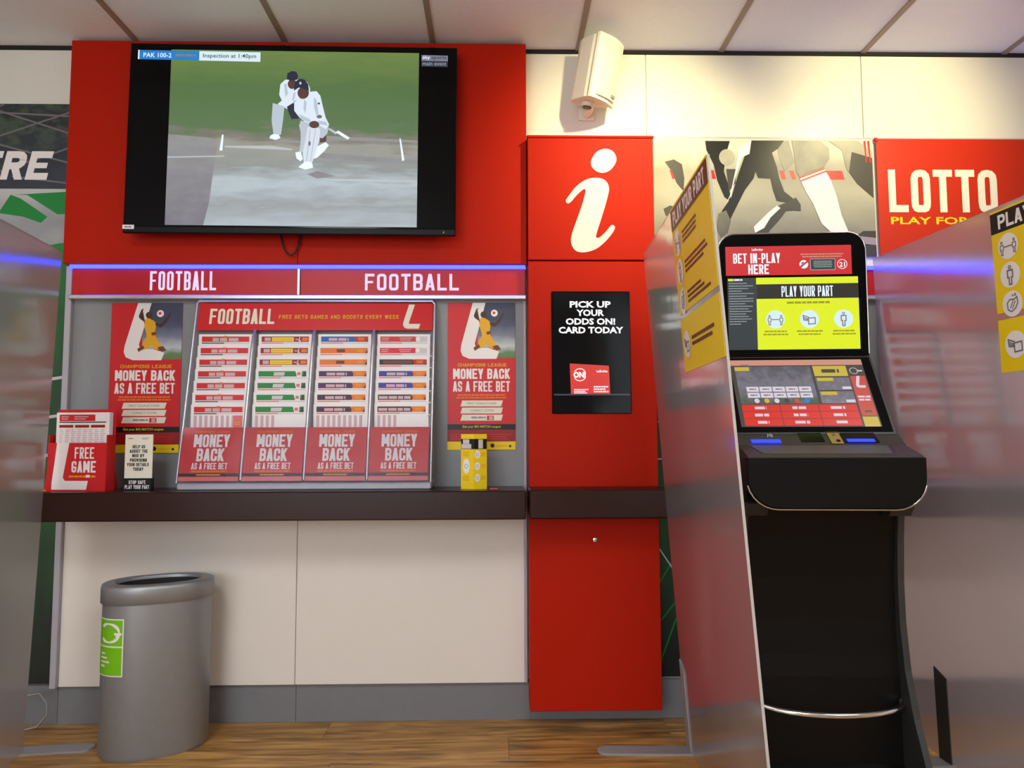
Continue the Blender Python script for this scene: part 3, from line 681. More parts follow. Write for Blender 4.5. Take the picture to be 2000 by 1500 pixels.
# score caption and channel mark
p = Print((0, -.0227, 0), step=.0003)
pl([(70, 56), (432, 58), (432, 114), (70, 112)], 's_blue', 4); pl([(432, 58), (795, 60), (795, 118), (432, 115)], 's_lblue', 4); pl([(70, 56), (78, 56), (78, 112), (70, 112)], 's_white', 5)
def cap(txt, x0, x1, y0, y1, m, l=6, b=.01): (ax, az), (bx, bz) = cm(x0, y1), cm(x1, y0); p.sans(txt, ax, az, bx, bz, m, l, b)
cap('PAK 100-2', 102, 268, 72, 100, 's_white'); p.lines(*cm(292, 96), *cm(412, 74), 1, 's_grey', 6, 0, .7); cap('Inspection at 1:40pm', 455, 770, 72, 104, 's_logod')
p.build('score_caption', t); p = Print((0, -.0227, 0), step=.0003)
pl([(1757, 62), (1915, 64), (1915, 98), (1757, 96)], 's_logo', 4); pl([(1757, 96), (1915, 98), (1915, 134), (1757, 132)], 's_logod', 4)
cap('sky', 1764, 1808, 66, 92, 's_white'); cap('sports', 1816, 1908, 68, 94, 's_logod'); cap('main event', 1764, 1906, 102, 126, 's_line', 6, 0)
p.build('channel_mark', t)
q = Print((0, -.0262, 0)); q.rect(-.634, .008, -.590, .024, 'p_white', 1); q.lines(-.626, .012, -.598, .020, 1, 'p_dkgrey', 2); q.build('sticker', t)
q = Print((0, -.0262, 0)); q.rect(.588, .003, .592, .010, 's_olive', 1); q.build('standby_light', t)
mb = MB(); mb.tube([(-.85, -.10, 1.90), (-.838, -.104, 1.845), (-.820, -.106, 1.815), (-.806, -.106, 1.808), (-.790, -.106, 1.82), (-.776, -.104, 1.85), (-.766, -.10, 1.90)], .0035, 'cable black')
single(mb, 'hanging_cable', 'thin black cable looping below the television', 'cable', (-.806, -.106, 1.808))

# ------------------------------------------------------------------ loudspeaker
t = thing('loudspeaker', 'white wall loudspeaker above the letter i sign', 'loudspeaker', (.375, -.008, 2.43))
MB().box(.340, .408, -.016, -.008, 2.40, 2.455, 'white plastic', .002).build('wall_plate', t, True)
MB().tube([(.375, -.012, 2.425), (.378, -.07, 2.425), (.384, -.115, 2.44), (.386, -.12, 2.475)], .018, 'white plastic', 10).build('bracket_arm', t, True)
c = bpy.data.objects.new('cabinet', None)
def spk(name, mb, parent=t):
    Rm = Euler((R(-13), 0, R(46)), 'XYZ').to_matrix(); L = Vector((.397, -.135, 2.545))
    Rm = Matrix.Rotation(R(46), 3, 'Z') @ Matrix.Rotation(R(13), 3, 'X')
    mb.v = [tuple(Rm @ Vector(v)+L) for v in mb.v]
    return mb.build(name, parent, True)
H = .123
prof = [(-.072, -.055), (.072, -.055), (.072, -.02), (.050, .055), (.034, .078), (-.034, .078), (-.050, .055), (-.072, -.02)]
cab = spk('cabinet', MB().prism(prof, -H+.004, H-.004, 'white plastic', 'z'))
fr = [(-.078, -.058)] + [(-.078+.156*k/8, -.058-.016*math.sin(math.pi*k/8)) for k in range(1, 8)] + [(.078, -.058), (.078, -.046), (-.078, -.046)]
spk('front_rim', MB().prism(fr, -H, H, 'white plastic', 'z'))
gr = [(-.062, -.064)] + [(-.062+.124*k/8, -.066-.015*math.sin(math.pi*(k/8*.8+.1))) for k in range(1, 8)] + [(.062, -.064), (.062, -.05), (-.062, -.05)]
spk('grille', MB().prism(gr, -H+.014, H-.014, 'speaker grille', 'z'))
spk('badge', MB().box(.022, .044, -.083, -.074, -.098, -.088, 'p_grey'))
n = 14; mb = MB(); mb.loft([[(.026*math.cos(2*math.pi*k/n), .015+.026*math.sin(2*math.pi*k/n), z) for k in range(n)] for z in (-H-.012, -H+.006)], 'white plastic'); spk('bracket_socket', mb)
n = 14; mb = MB(); mb.loft([[(.018*math.cos(2*math.pi*k/n), .015+.018*math.sin(2*math.pi*k/n), z) for k in range(n)] for z in (-H-.016, -H-.0115)], 'grey plastic'); spk('bracket_screw', mb)

# ------------------------------------------------------------------ champions posters
def money_poster(x0, z0, w, h, label):
    t = thing('money_back_poster', label, 'poster', (x0+w/2, -.034, z0))
    MB().box(x0, x0+w, -.037, -.0342, z0, z0+h, 'p_red', .0005).build('sheet', t, True)
    yb = -.037
    q = Print((x0, yb, z0+h*.62)); q.poly([(.43*w, h*.38), (w, h*.38), (w, 0), (.60*w, 0), (.72*w, h*.07), (.45*w, h*.07)], 'sky photo', 1)
    q.build('stadium_photo', t, True)
    q = Print((x0, yb, z0)); X = lambda a: a*w; Y = lambda b: b*h
    P_ = lambda pts: [(X(a), Y(b)) for a, b in pts]
    q.poly(P_([(.37, 1), (.56, 1), (.40, .72), (.42, .69), (.60, .69), (.76, .665), (.72, .615), (.32, .615), (.22, .635), (.19, .67), (.20, .71)]), 'p_white', 2)
    # footballer in yellow leaping for a ball
    q.poly(P_([(.46, .885), (.52, .90), (.60, .88), (.64, .86), (.62, .80), (.64, .765), (.52, .75), (.50, .79), (.47, .84)]), 'p_gold', 4)
    q.poly(P_([(.50, .77), (.64, .77), (.70, .72), (.74, .69), (.64, .685), (.57, .715), (.50, .69), (.42, .68), (.45, .72)]), 'p_gold', 4)
    q.poly(P_([(.40, .895), (.46, .875), (.48, .86), (.44, .95), (.46, .965), (.42, .955), (.385, .91)]), 'p_skin', 4)
    q.poly(P_([(.62, .865), (.70, .86), (.78, .90), (.82, .935), (.83, .915), (.77, .865), (.70, .835), (.63, .845)]), 'p_skin', 4)
    q.disc(X(.53), Y(.918), X(.045), Y(.022), 'p_skin', 5); q.poly(P_([(.38, .69), (.46, .715), (.48, .695), (.40, .67)]), 'p_brown', 5); q.poly(P_([(.66, .70), (.74, .71), (.79, .68), (.72, .672)]), 'p_brown', 5); q.poly(P_([(.57, .80), (.63, .805), (.64, .785), (.58, .78)]), 'p_brown', 5)
    q.disc(X(.69), Y(.928), X(.05), Y(.024), 'p_white', 5); q.disc(X(.685), Y(.93), X(.02), Y(.009), 'p_red', 6)
    q.build('emblem_print', t, True)
    q = Print((x0, yb, z0))
    q.block('CHAMPIONS LEAGUE', X(.15), Y(.562), X(.87), Y(.585), 'p_gold', 2, .2, .14)
    q.block('MONEY BACK', X(.08), Y(.478), X(.92), Y(.548), 'p_white', 2, .22, .07); q.block('AS A FREE BET', X(.08), Y(.392), X(.92), Y(.463), 'p_white', 2, .22, .07)
    q.lines(X(.13), Y(.342), X(.87), Y(.378), 2, 'p_orange', 2, .3, .6, True)
    for k, (txt, a, b) in enumerate((('FIRST GOALSCORER', .29, .72), ('CORRECT SCORE', .33, .68))):
        v = .292-k*.048; q.poly(P_([(.19, v), (.79, v), (.815, v+.04), (.215, v+.04)]), 'p_cream', 2); q.sans(txt, X(a), Y(v+.013), X(b), Y(v+.028), 'p_grey', 3, .01)
    v = .292-2*.048; q.poly(P_([(.19, v), (.79, v), (.815, v+.04), (.215, v+.04)]), 'p_cream', 2); q.lines(X(.35), Y(v+.012), X(.56), Y(v+.03), 1, 'p_grey', 3, 0, .7)
    q.rect(X(.58), Y(.20), X(.68), Y(.23), 'p_red', 3); q.rect(X(.61), Y(.203), X(.665), Y(.226), 'p_rose', 4)
    q.rect(0, Y(.135), w, Y(.172), 'p_black', 2); q.sans('Get your BIG MATCH coupon', X(.22), Y(.143), X(.78), Y(.164), 'p_yellow', 3, .01)
    q.rect(0, Y(.055), w, Y(.135), 'p_dred', 2); q.lines(X(.04), Y(.065), X(.95), Y(.11), 3, 'p_red', 3, .1, .5)
    q.rect(0, 0, w, Y(.055), 'p_yellow', 2); q.disc(X(.66), Y(.028), X(.03), Y(.014), 'p_black', 3); q.disc(X(.92), Y(.024), X(.018), Y(.008), 'p_black', 3); q.lines(X(.72), Y(.02), X(.89), Y(.032), 1, 'p_gold', 3)
    q.build('lettering', t, True)
    return t
money_poster(-1.528, 1.038, .280, .594, 'tall red money back poster with leaping footballer left of the rack')
money_poster(-.195, 1.046, .270, .588, 'tall red money back poster with leaping footballer beside the pillar')
money_poster(.905, 1.046, .225, .588, 'tall red money back poster half hidden behind the black terminal')
money_poster(1.145, 1.046, .225, .588, 'tall red money back poster between the terminal and the far right rack')

# ------------------------------------------------------------------ coupon rack
def rack(rx, label, what='rack', kinds=None):
    t = thing('coupon_rack', label, 'rack', (rx, -.1, ZW1))
    x0, x1 = rx-.463, rx+.463
    yt = lambda z: -.062-(1.632-z)/(1.632-.93)*.145          # sloping front of the rack
    def slab(xa, xb, za, zb, off, th, m, name, parent=t):
        mb = MB(); mb.prism([(yt(za)-off, za), (yt(zb)-off, zb), (yt(zb)-off+th, zb), (yt(za)-off+th, za)], xa, xb, m, 'x'); return mb.build(name, parent, True)
    slab(x0, x1, .93, 1.628, -.022, .006, 'grey board', 'back_board')
    mb = MB().box(x0-.004, x1+.004, yt(.93)-.004, -.036, ZW1+.001, .932, 'grey edge', .004); mb.build('base', t, True)
    for xa in (x0-.006, x1): 
        mb = MB(); mb.prism([(yt(.93)-.006, .925), (yt(1.632)-.008, 1.632), (-.038, 1.632), (-.038, .925)], xa, xa+.006, 'clear acrylic', 'x'); mb.build('side_wall', t, True)
        mb = MB(); mb.tube([(xa+.003, yt(z)-.008, z) for z in (.93, 1.1, 1.3, 1.5, 1.625)], .005, 'alu', 8); mb.build('edge_rail', t, True)
    mb = MB(); mb.tube([(x0-.003, -.072, 1.622), (x0+.006, -.072, 1.634), (x1-.006, -.072, 1.634), (x1+.003, -.072, 1.622)], .0055, 'alu', 8); mb.build('top_rail', t, True)
    hb = slab(x0+.004, x1-.004, 1.515, 1.626, .002, .004, 'p_red', 'header_board')
    # header print follows the slope
    zz = 1.515; V = Vector((0, yt(1.626)-yt(zz), 1.626-zz)).normalized(); N = Vector((0, -V.z, V.y))
    q = Print((x0+.004, yt(zz)-.0025, zz), V=V, N=N)
    q.block('FOOTBALL', .045, .026, .298, .090, 'p_cream', 2, .2, .08); q.build('lettering', hb, True); q = Print(tuple(q.O), V=V, N=N); q.block('FREE BETS GAMES AND BOOSTS EVERY WEEK', .315, .048, .785, .064, 'p_gold', 2, .18, .2)
    q.build('tagline', hb, True); q = Print(tuple(q.O), V=V, N=N); q.emblem(.802, .006, .870, .108, 'p_cream', 2); q.build('emblem', hb, True)
    for k in (1, 2, 3):
        xd = x0+(x1-x0)*k/4
        mb = MB(); mb.tube([(xd, yt(1.515)-.004, 1.515), (xd, yt(1.49)-.016, 1.488), (xd, yt(1.44)-.020, 1.44), (xd, yt(1.3)-.02, 1.3), (xd, yt(1.1)-.02, 1.1), (xd, yt(.94)-.014, .94)], .0065, 'alu', 8); mb.build('divider', t, True)
    cw = (x1-x0)/4
    names = ['leftmost', 'second', 'third', 'rightmost']; rows = ['top', 'second', 'third', 'fourth', 'fifth', 'sixth', 'lowest']
    kinds = kinds or [['acca']*7, ['insure']*3+['green']*4, ['blue', 'amber', 'amber', 'purple', 'purple', 'plum', 'plum'], ['multi', 'multi', 'dark', 'violet', 'violet', 'rose', 'rose']]
    words = {'acca': 'red', 'insure': 'red and yellow', 'green': 'green', 'blue': 'blue and orange', 'amber': 'orange', 'purple': 'purple and orange', 'plum': 'plum and orange', 'multi': 'red and white', 'dark': 'black and orange', 'violet': 'violet and orange', 'rose': 'rose and orange'}
    for c in range(4):
        xa, xb = x0+cw*c+.012, x0+cw*(c+1)-.012
        for r in range(7):
            zt = 1.500-.0462*r; yb = yt(zt)+.004; hh = .085 if r < 6 else .125
            mb = MB().box(xa-.004, xb+.004, yb-.002, yb+.012, zt-hh-.003, zt-hh, 'alu'); mb.build('pocket_shelf', t, True)
            lb = words[kinds[c][r]]+' headed coupon, '+rows[r]+' tier of the '+names[c]+' '+what+' column'
            L = thing('coupon_leaflet', lb, 'leaflet', ((xa+xb)/2, yb, zt-hh), group='coupons in the '+what)
            w = xb-xa
            MB().box(xa, xb, yb, yb+.006, zt-hh, zt, 'p_white', .0004).build('paper', L, True)
            q = Print((xa, yb, zt-hh)); T = hh; kd = kinds[c][r]
            b0, b1 = T-.030, T-.009; u0, u1 = .012, w-.012; m = (u0+u1)/2
            bc = {'acca': 'p_red', 'insure': 'p_dred', 'green': 'p_green', 'blue': 'p_blue', 'amber': 'p_orange', 'purple': 'p_purple', 'plum': 'p_plum', 'multi': 'p_red', 'dark': 'p_black', 'violet': 'p_violet', 'rose': 'p_plum'}[kd]
            q.rect(u0, b0, u1, b1, bc, 1)
            if kd == 'acca':
                for ua, ub in ((-.05, -.026), (-.022, .006), (.012, .05)): q.lines(m+ua, b0+.002, m+ub, b0+.016, 1, 'p_rose', 2, 0, .95)
                q.disc(m, b1, .008, .003, 'p_orange', 2)
            elif kd == 'insure':
                q.rect(u0+.012, b0+.003, u0+.036, b1-.004, 'p_rose', 2); q.rect(u0+.040, b0+.002, u1-.058, b1-.003, 'p_yellow', 2); q.lines(u0+.044, b0+.006, u1-.062, b0+.014, 1, 'p_gold', 3)
                q.rect(u1-.052, b0+.007, u1-.042, b0+.012, 'p_rose', 2); q.emblem(u1-.04, b0+.002, u1-.03, b1-.003, 'p_white', 2); q.rect(u1-.026, b0+.003, u1-.003, b1-.004, 'p_orange', 2)
            elif kd == 'green':
                q.poly([(m-.034, b0+.003), (m+.006, b0+.003), (m+.01, b1-.004), (m-.032, b1-.004)], 'p_lgrey', 2); q.poly([(u1-.042, b1), (u1-.016, b1), (u1-.018, b0), (u1-.036, b0)], 'p_white', 2); q.rect(u1-.035, b0+.005, u1-.022, b1-.004, 'p_pink', 3); q.poly([(u1-.014, b0), (u1, b0), (u1-.004, b1), (u1-.009, b1-.004)], 'p_dkgrey', 2)
            elif kd == 'multi':
                q.lines(u0+.006, b0+.003, u0+.036, b1-.003, 2, 'p_rose', 2); q.lines(m-.018, b0+.003, m+.032, b1-.003, 2, 'p_rose', 2, center=True); q.rect(u1-.045, b0, u1, b1, 'p_lgrey', 2); q.disc(u1-.036, (b0+b1)/2, .008, .009, 'p_white', 3)
            else:
                oc = 'p_orred' if kd in ('blue', 'dark') else 'p_orange'
                q.poly([(u1-.052, b0), (u1, b0), (u1, b1), (u1-.056, b1), (u1-.05, (b0+b1)/2)], oc, 2); q.poly([(u1-.01, b0), (u1, b0), (u1, b1-.006)], 'p_brown', 3); q.lines(u1-.04, b0+.005, u1-.014, b1-.004, 2, 'p_gold', 3, center=True)
                if kd == 'amber': q.rect(m-.028, b0+.004, m+.004, b1-.005, 'p_brown', 2)
                elif kd == 'dark': q.rect(u0+.014, b0+.003, m+.036, b1-.004, 'p_brown', 2)
                else: q.lines(u0+(.03 if kd != 'rose' else .004), b0+.004, u1-(.075 if kd != 'rose' else .056), b1-.006, 1, 'p_rose', 2, .05, 1)
            q.rect(u0, b0-.007, m-.005, b0-.003, 'p_pink' if kd != 'acca' else 'p_dkgrey', 1); q.rect(m-.003, b0-.007, u1, b0-.0035, 'p_lgrey', 1)
            if r == 6:
                for k in range(9):
                    ua = u0+(u1-u0)*k/9
                    if kd in ('green', 'rose') and k > 3: continue
                    q.rect(ua, .0, ua+(u1-u0)/9*.55, b0-.012, 'p_rose', 1)
                if kd == 'acca': q.rect(u1-.034, 0, u1, b0-.012, 'p_pink', 2); q.lines(u1-.03, .045, u1-.004, .06, 2, 'p_gold', 3)
            q.build('print', L, True)
        # promotional card in the lowest pocket
        za, zb = .936, 1.134; xa -= .006; xb += .006; w = xb-xa
        L = thing('promo_card', 'red money back card at the foot of the '+names[c]+' '+what+' column', 'card', ((xa+xb)/2, yt(za)-.02, za), group='money back cards in the '+what)
        ya, ybk = yt(za)-.022, yt(zb)-.022
        mb = MB(); mb.prism([(ya, za), (ybk, zb), (ybk+.003, zb), (ya+.003, za)], xa, xb, 'p_red', 'x'); mb.build('card', L, True)
        V = Vector((0, ybk-ya, zb-za)).normalized(); N = Vector((0, -V.z, V.y)); q = Print((xa, ya, za), V=V, N=N); X = lambda a: a*w; Y = lambda b: b*.2
        q.block('CHAMPIONS LEAGUE', X(.20), Y(.905), X(.80), Y(.95), 'p_orange', 2, .2, .12)
        q.block('MONEY', X(.20), Y(.64), X(.80), Y(.88), 'p_white', 2, .2, .06); q.block('BACK', X(.27), Y(.375), X(.73), Y(.615), 'p_white', 2, .2, .06); q.block('AS A FREE BET', X(.20), Y(.225), X(.80), Y(.345), 'p_white', 2, .2, .07)
        q.lines(X(.20), Y(.17), X(.80), Y(.205), 1, 'p_orange', 2, 0, .9); q.rect(0, Y(.095), w, Y(.15), 'p_black', 2); q.lines(X(.3), Y(.105), X(.7), Y(.14), 1, 'p_gold', 3, 0, .6); q.rect(0, Y(.01), w, Y(.085), 'p_pink', 2); q.rect(0, 0, w, Y(.01), 'p_dred', 2)
        q.build('lettering', L, True)
    mb = MB(); mb.prism([(yt(.935)-.027, .935), (yt(1.134)-.027, 1.134), (yt(1.134)-.0255, 1.134), (yt(.935)-.0255, .935)], x0, x1, 'clear acrylic', 'x')
    mb.build('front_window', t, True)
    return t
rack(-.711, 'chrome edged football coupon rack with four columns on the worktop')
rack(2.02, 'coupon rack behind the clear screen right of the terminal', 'far right rack', [['acca']*7]*4)

# ------------------------------------------------------------------ clear dividing screens
def divider(loc, lean, yaw, length, height, label, bracket_at, bracket_mat, foot_at, L=.29):
    t = thing('dividing_screen', label, 'screen', loc)
    Mz = Matrix.Rotation(R(yaw), 3, 'Z'); Ml = Mz @ Matrix.Rotation(R(lean), 3, 'Y')
    def put(mb, name, M, parent=t): mb.v = [tuple(M @ Vector(v)) for v in mb.v]; return mb.build(name, parent)
    put(MB().box(-.003, .003, -length, 0, .012, height, 'hazy acrylic'), 'sheet', Ml)
    put(MB().box(-.0034, .0034, -length-.0012, -length, .012, height, 'acrylic edge'), 'near_edge', Ml)
    put(MB().box(-.0034, .0034, -length, 0, height, height+.0012, 'acrylic edge'), 'top_edge', Ml)
    for fy in foot_at:
        n = 8; w = .034
        out = [(-L+w*math.cos(R(90+180*k/n)), fy+w*math.sin(R(90+180*k/n))) for k in range(n+1)] + [(L+w*math.cos(R(-90+180*k/n)), fy+w*math.sin(R(-90+180*k/n))) for k in range(n+1)]
        put(MB().prism(out, .0, .007, 'foot grey', 'z'), 'foot', Mz)
    for by in bracket_at:
        mb = MB(); mb.prism([(by-.03, .008), (by+.03, .008), (by+.03, .31), (by-.03, .285)], -.0075, -.0034, bracket_mat, 'x'); put(mb, 'bracket', Ml)
    return t, Ml
def screen_poster(scr, M, y0, w, z0, h, label, part, side=-1):
    # printed sheet on the screen face that looks towards -x; text runs from far to near
    loc = scr.location+M @ Vector((-.0045, y0, z0))
    t = thing('safety_poster', label, 'poster', loc)
    mb = MB().box(-.0006, .0006, -w, 0, 0, h, 'p_yellow'); mb.v = [tuple(M @ Vector(v)) for v in mb.v]; mb.build('sheet', t)
    q = Print(M @ Vector((-.0008, 0, 0)), U=M @ Vector((0, -1, 0)), V=M @ Vector((0, 0, 1)), N=M @ Vector((-1, 0, 0)))
    if part == 'top':
        q.rect(0, h-.068, w, h-.006, 'p_black', 1); q.block('PLAY YOUR PART', .03, h-.058, w-.03, h-.016, 'p_white', 2, .2, .08)
        for k, kd in enumerate(('distance', 'person', 'hands')):
            v = h-.115-k*.085; icon(q, kd, .062, v, .038, 'p_white', 'p_icon', 2); q.lines(.125, v-.02, w-.06, v+.02, 3, 'p_brown', 2, .4, .55, seed=k)
    else:
        icon(q, 'tissue', .062, h*.5, .04, 'p_white', 'p_icon', 2); q.lines(.125, h*.4, w-.06, h*.62, 2, 'p_brown', 2, .3, .55)
    q.build('print', t)
s1, M1 = divider((.675, -.304, 0), -4.2, -2.25, .962, 1.772, 'tall hazy clear dividing screen between the red pillar and the terminal', [-.03], 'foot grey', [-.025, -.86])
screen_poster(s1, M1, -.522, .438, 1.455, .318, 'upper yellow safety poster on the screen left of the terminal', 'top')
screen_poster(s1, M1, -.522, .438, 1.285, .155, 'lower yellow safety poster on the screen left of the terminal', 'low')
s2, M2 = divider((1.492, -.21, 0), -1.5, 4.0, 1.15, 1.772, 'tall hazy clear dividing screen right of the black terminal', [-.235], 'dark grey plastic', [-.235, -.95])
screen_poster(s2, M2, -.615, .475, 1.455, .306, 'upper yellow safety poster on the screen at the right edge', 'top')
screen_poster(s2, M2, -.615, .475, 1.28, .155, 'lower yellow safety poster on the screen at the right edge', 'low')
s3, M3 = divider((-1.640, -.305, 0), 1.9, 6.5, 1.15, 1.772, 'tall hazy clear dividing screen at the left end of the worktop', [], 'foot grey', [.04, -.95], .185)

# ------------------------------------------------------------------ betting terminal
t = thing('betting_terminal', 'black self service betting terminal with two lit screens and chrome footrest', 'terminal', (.962, -.62, 0), (0, 0, R(-4.5)))
def arc(cx, cz, r, a0, a1, n=7): return [(cx+r*math.cos(R(a0+(a1-a0)*k/n)), cz+r*math.sin(R(a0+(a1-a0)*k/n))) for k in range(n+1)]
def part(name, mb, parent=t): return mb.build(name, parent)
hw = .236
ol = [(-hw, 1.352), (hw, 1.352)] + arc(hw-.055, 1.757-.055, .055, 0, 90) + arc(-hw+.055, 1.757-.055, .055, 90, 180)
hd = part('head', MB().prism(ol, 0, .085, 'black plastic', 'y'))
part('face_glass', MB().prism([(a*.985, 1.352+(b-1.352)*.985+.002) for a, b in ol], -.003, .0, 'black gloss', 'y'), hd)
mb = MB(); mb.tube([(a, -.001, b) for a, b in [(-hw, 1.36)] + list(reversed(arc(-hw+.055, 1.757-.055, .055, 90, 180))) + list(reversed(arc(hw-.055, 1.757-.055, .055, 0, 90))) + [(hw, 1.36)]], .0024, 'chrome', 8); part('head_trim', mb, hd)
bn = part('banner', MB().box(-.212, .19, -.0045, -.003, 1.618, 1.714, 's_red'), hd)
q = Print((-.212, -.0046, 1.618), step=.0003)
q.sans('Ladbrokes', .085, .081, .120, .090, 's_white', 1, .02); q.block('BET IN-PLAY', .024, .040, .175, .073, 's_white', 1, .2, .08); q.block('HERE', .072, .004, .138, .036, 's_white', 1, .2, .08)
q.build('banner_lettering', hd); q = Print((-.212, -.0046, 1.618), step=.0003)
q.lines(.238, .055, .378, .071, 2, 's_pink', 1, .25, .5, True); q.disc(.250, .034, .014, .014, 's_white', 1); q.line([(.240, .026), (.260, .042)], .006, 's_red', 2); q.disc(.247, .037, .005, .005, 's_grey', 3)
q.rect(.270, .014, .350, .052, 's_line', 1); q.rect(.272, .016, .348, .050, 's_dark', 2); q.lines(.280, .022, .340, .046, 4, 's_line', 3, .3, .45, True)
q.ring(.372, .033, .016, .002, 's_white', 1); q.sans('21', .363, .024, .381, .040, 's_white', 1, .03); q.build('banner_notice', hd)
us = part('upper_screen', MB().box(-.208, .208, -.0045, -.003, 1.374, 1.610, 's_dark'), hd)
q = Print((-.208, -.0046, 1.374), step=.0003)
q.rect(.092, .0, .416, .236, 's_yellow', 1); q.rect(.092, .166, .416, .214, 's_black', 2); q.block('PLAY YOUR PART', .172, .172, .336, .207, 's_white', 3, .19, .06)
q.lines(.188, .148, .324, .157, 1, 's_olive', 3, 0, .8, True)
for k, kd in enumerate(('distance', 'tissue', 'person')):
    u_ = .150+k*.108; icon(q, kd, u_, .098, .030, 's_lblue', 's_grey', 3); q.lines(u_-.042, .044, u_+.042, .064, 2, 's_olive', 3, .2, .5, True, seed=k)
q.rect(.002, .226, .020, .233, 's_yellow', 2); q.lines(.022, .226, .048, .233, 1, 's_white', 2, 0, .8); q.lines(.004, .080, .084, .222, 17, 's_line', 2, .6, .32, seed=9)
q.build('screen_picture', hd)
# sloping touch screen
def slope(a, b):
    V = Vector((0, b[0]-a[0], b[1]-a[1])); L = V.length; V.normalize(); return V, Vector((0, -V.z, V.y)), L
A, B = (-.165, 1.100), (-.004, 1.350)
V, N, L = slope(A, B)
mb = MB(); mb.prism([A, B, (.085, 1.350), (.085, 1.06), (-.12, 1.06)], -.238, .238, 'dark grey plastic', 'x'); body = part('sloping_body', mb)
def onslope(name, u0, u1, v0, v1, th, m, parent=body):
    mb = MB(); c = [Vector((u_, A[0], A[1]))+V*v_ for u_, v_ in ((u0, v0), (u1, v0), (u1, v1), (u0, v1))]
    mb.loft([[tuple(p_+N*.0002) for p_ in c], [tuple(p_+N*th) for p_ in c]], m, True, False); return part(name, mb, parent)
onslope('touch_bezel', -.230, .230, .008, L-.006, .003, 'black gloss')
q = Print((-.212, A[0]+N.y*.0034, A[1]+N.z*.0034), V=V, N=N, step=.0003); TW, TH = .414, L-.04
q.O += V*.024
q.rect(0, 0, TW, TH, 's_mdark', 1); q.rect(0, TH-.022, TW, TH, 's_pink', 2)
X = lambda a: a*TW; Y = lambda b: b*TH
q.rect(X(.08), Y(.92), X(.14), Y(.93), 's_mgrey', 3)
ph = Print(tuple(q.O), V=V, N=N, step=.0003); ph.rect(X(.03), Y(.33), X(.60), Y(.90), 'touch photo', 2); ph.build('match_photo', body)
q.rect(X(.03), Y(.83), X(.14), Y(.89), 's_myellow', 3)
for a, b_ in ((.62, .87),): q.rect(X(a), Y(.74), X(b_), Y(.90), 's_myellow', 3); q.lines(X(a+.06), Y(.79), X(b_-.06), Y(.85), 1, 's_mdark', 4, 0, .9)
for v0, v1 in ((.53, .72), (.335, .51)):
    ph = Print(tuple(q.O), V=V, N=N, step=.0003); ph.rect(X(.62), Y(v0), X(.87), Y(v1), 'touch photo small', 2); ph.build('tile_photo', body)
    q.rect(X(.63), Y(v1-.055), X(.75), Y(v1-.005), 's_myellow', 4); q.rect(X(.80), Y(v0+.01), X(.865), Y(v0+.05), 's_mwhite', 4)
for k in range(5):
    for j in range(2): q.rect(X(.09+k*.097), Y(.51-j*.09), X(.18+k*.097), Y(.585-j*.09), 's_mwhite', 3); q.lines(X(.11+k*.097), Y(.535-j*.09), X(.16+k*.097), Y(.56-j*.09), 1, 's_mgrey', 4, .2, .7, True)
for k, mm in enumerate(('s_mwhite', 's_myellow', 's_mwhite', 's_mdark', 's_mred', 's_blue')): q.disc(X(.15+k*.073), Y(.375), .008, .009, mm, 3, 10)
for j in range(3):
    for k in range(3):
        q.rect(X(.03+k*.28), Y(.015+j*.103), X(.305+k*.28), Y(.112+j*.103), 's_cred', 3); q.lines(X(.11+k*.28), Y(.04+j*.103), X(.22+k*.28), Y(.088+j*.103), 1, 's_mwhite', 4, .3, .8, True, seed=j*3+k)
q.rect(X(.88), Y(.15), X(.99), Y(.74), 's_mred', 3); q.emblem(X(.905), Y(.56), X(.975), Y(.74), 's_mwhite', 4); q.lines(X(.89), Y(.36), X(.985), Y(.45), 2, 's_mwhite', 4, .3, .6, True); q.rect(X(.91), Y(.20), X(.96), Y(.23), 's_mgreen', 4)
q.rect(X(.88), Y(.0), X(.99), Y(.14), 's_myellow', 3); q.ring(X(.92), Y(.82), .013, .002, 's_mwhite', 3, 14); q.lines(X(.945), Y(.80), X(.985), Y(.84), 1, 's_mwhite', 3)
q.build('touch_picture', body)
# control strip
C, D_ = (-.212, 1.068), (-.167, 1.099); V2, N2, L2 = slope(C, D_)
mb = MB(); mb.prism([C, D_, (-.08, 1.099), (-.08, 1.04), (-.2, 1.04)], -.242, .242, 'dark grey plastic', 'x'); cs = part('control_strip', mb)
def onstrip(name, u0, u1, v0, v1, th, m):
    mb = MB(); c = [Vector((u_, C[0], C[1]))+V2*v_ for u_, v_ in ((u0, v0), (u1, v0), (u1, v1), (u0, v1))]
    mb.loft([[tuple(p_-N2*.001) for p_ in c], [tuple(p_+N2*th) for p_ in c]], m, True, False); return part(name, mb, cs)
onstrip('scanner_window', -.050, .018, .016, .060, .0015, 'black gloss'); onstrip('lock_plate', .034, .068, .004, .066, .003, 'brass'); onstrip('note_slot', .074, .172, .010, .060, .002, 'black gloss')
onstrip('ticket_light', -.195, -.110, .010, .026, .003, 'slot_blue'); onstrip('note_light', .082, .160, .012, .026, .004, 'slot_blue')
q = Print((0, C[0], C[1]), V=V2, N=N2); q.disc(.052, .050, .006, .006, 'chrome', 10, 12); q.build('key_barrel', cs); q = Print((0, C[0], C[1]), V=V2, N=N2); q.disc(.056, .018, .006, .006, 'black gloss', 10, 12); q.build('key_hole', cs); q = Print((0, C[0], C[1]), V=V2, N=N2)
for k in range(3): q.ring(-.140, .048, .006+.004*k, .0018, 'p_lgrey', 4, 8, -50, 50)
q.line([(-.142, .040), (-.138, .056)], .002, 'p_lgrey', 4); q.build('contactless_mark', cs)
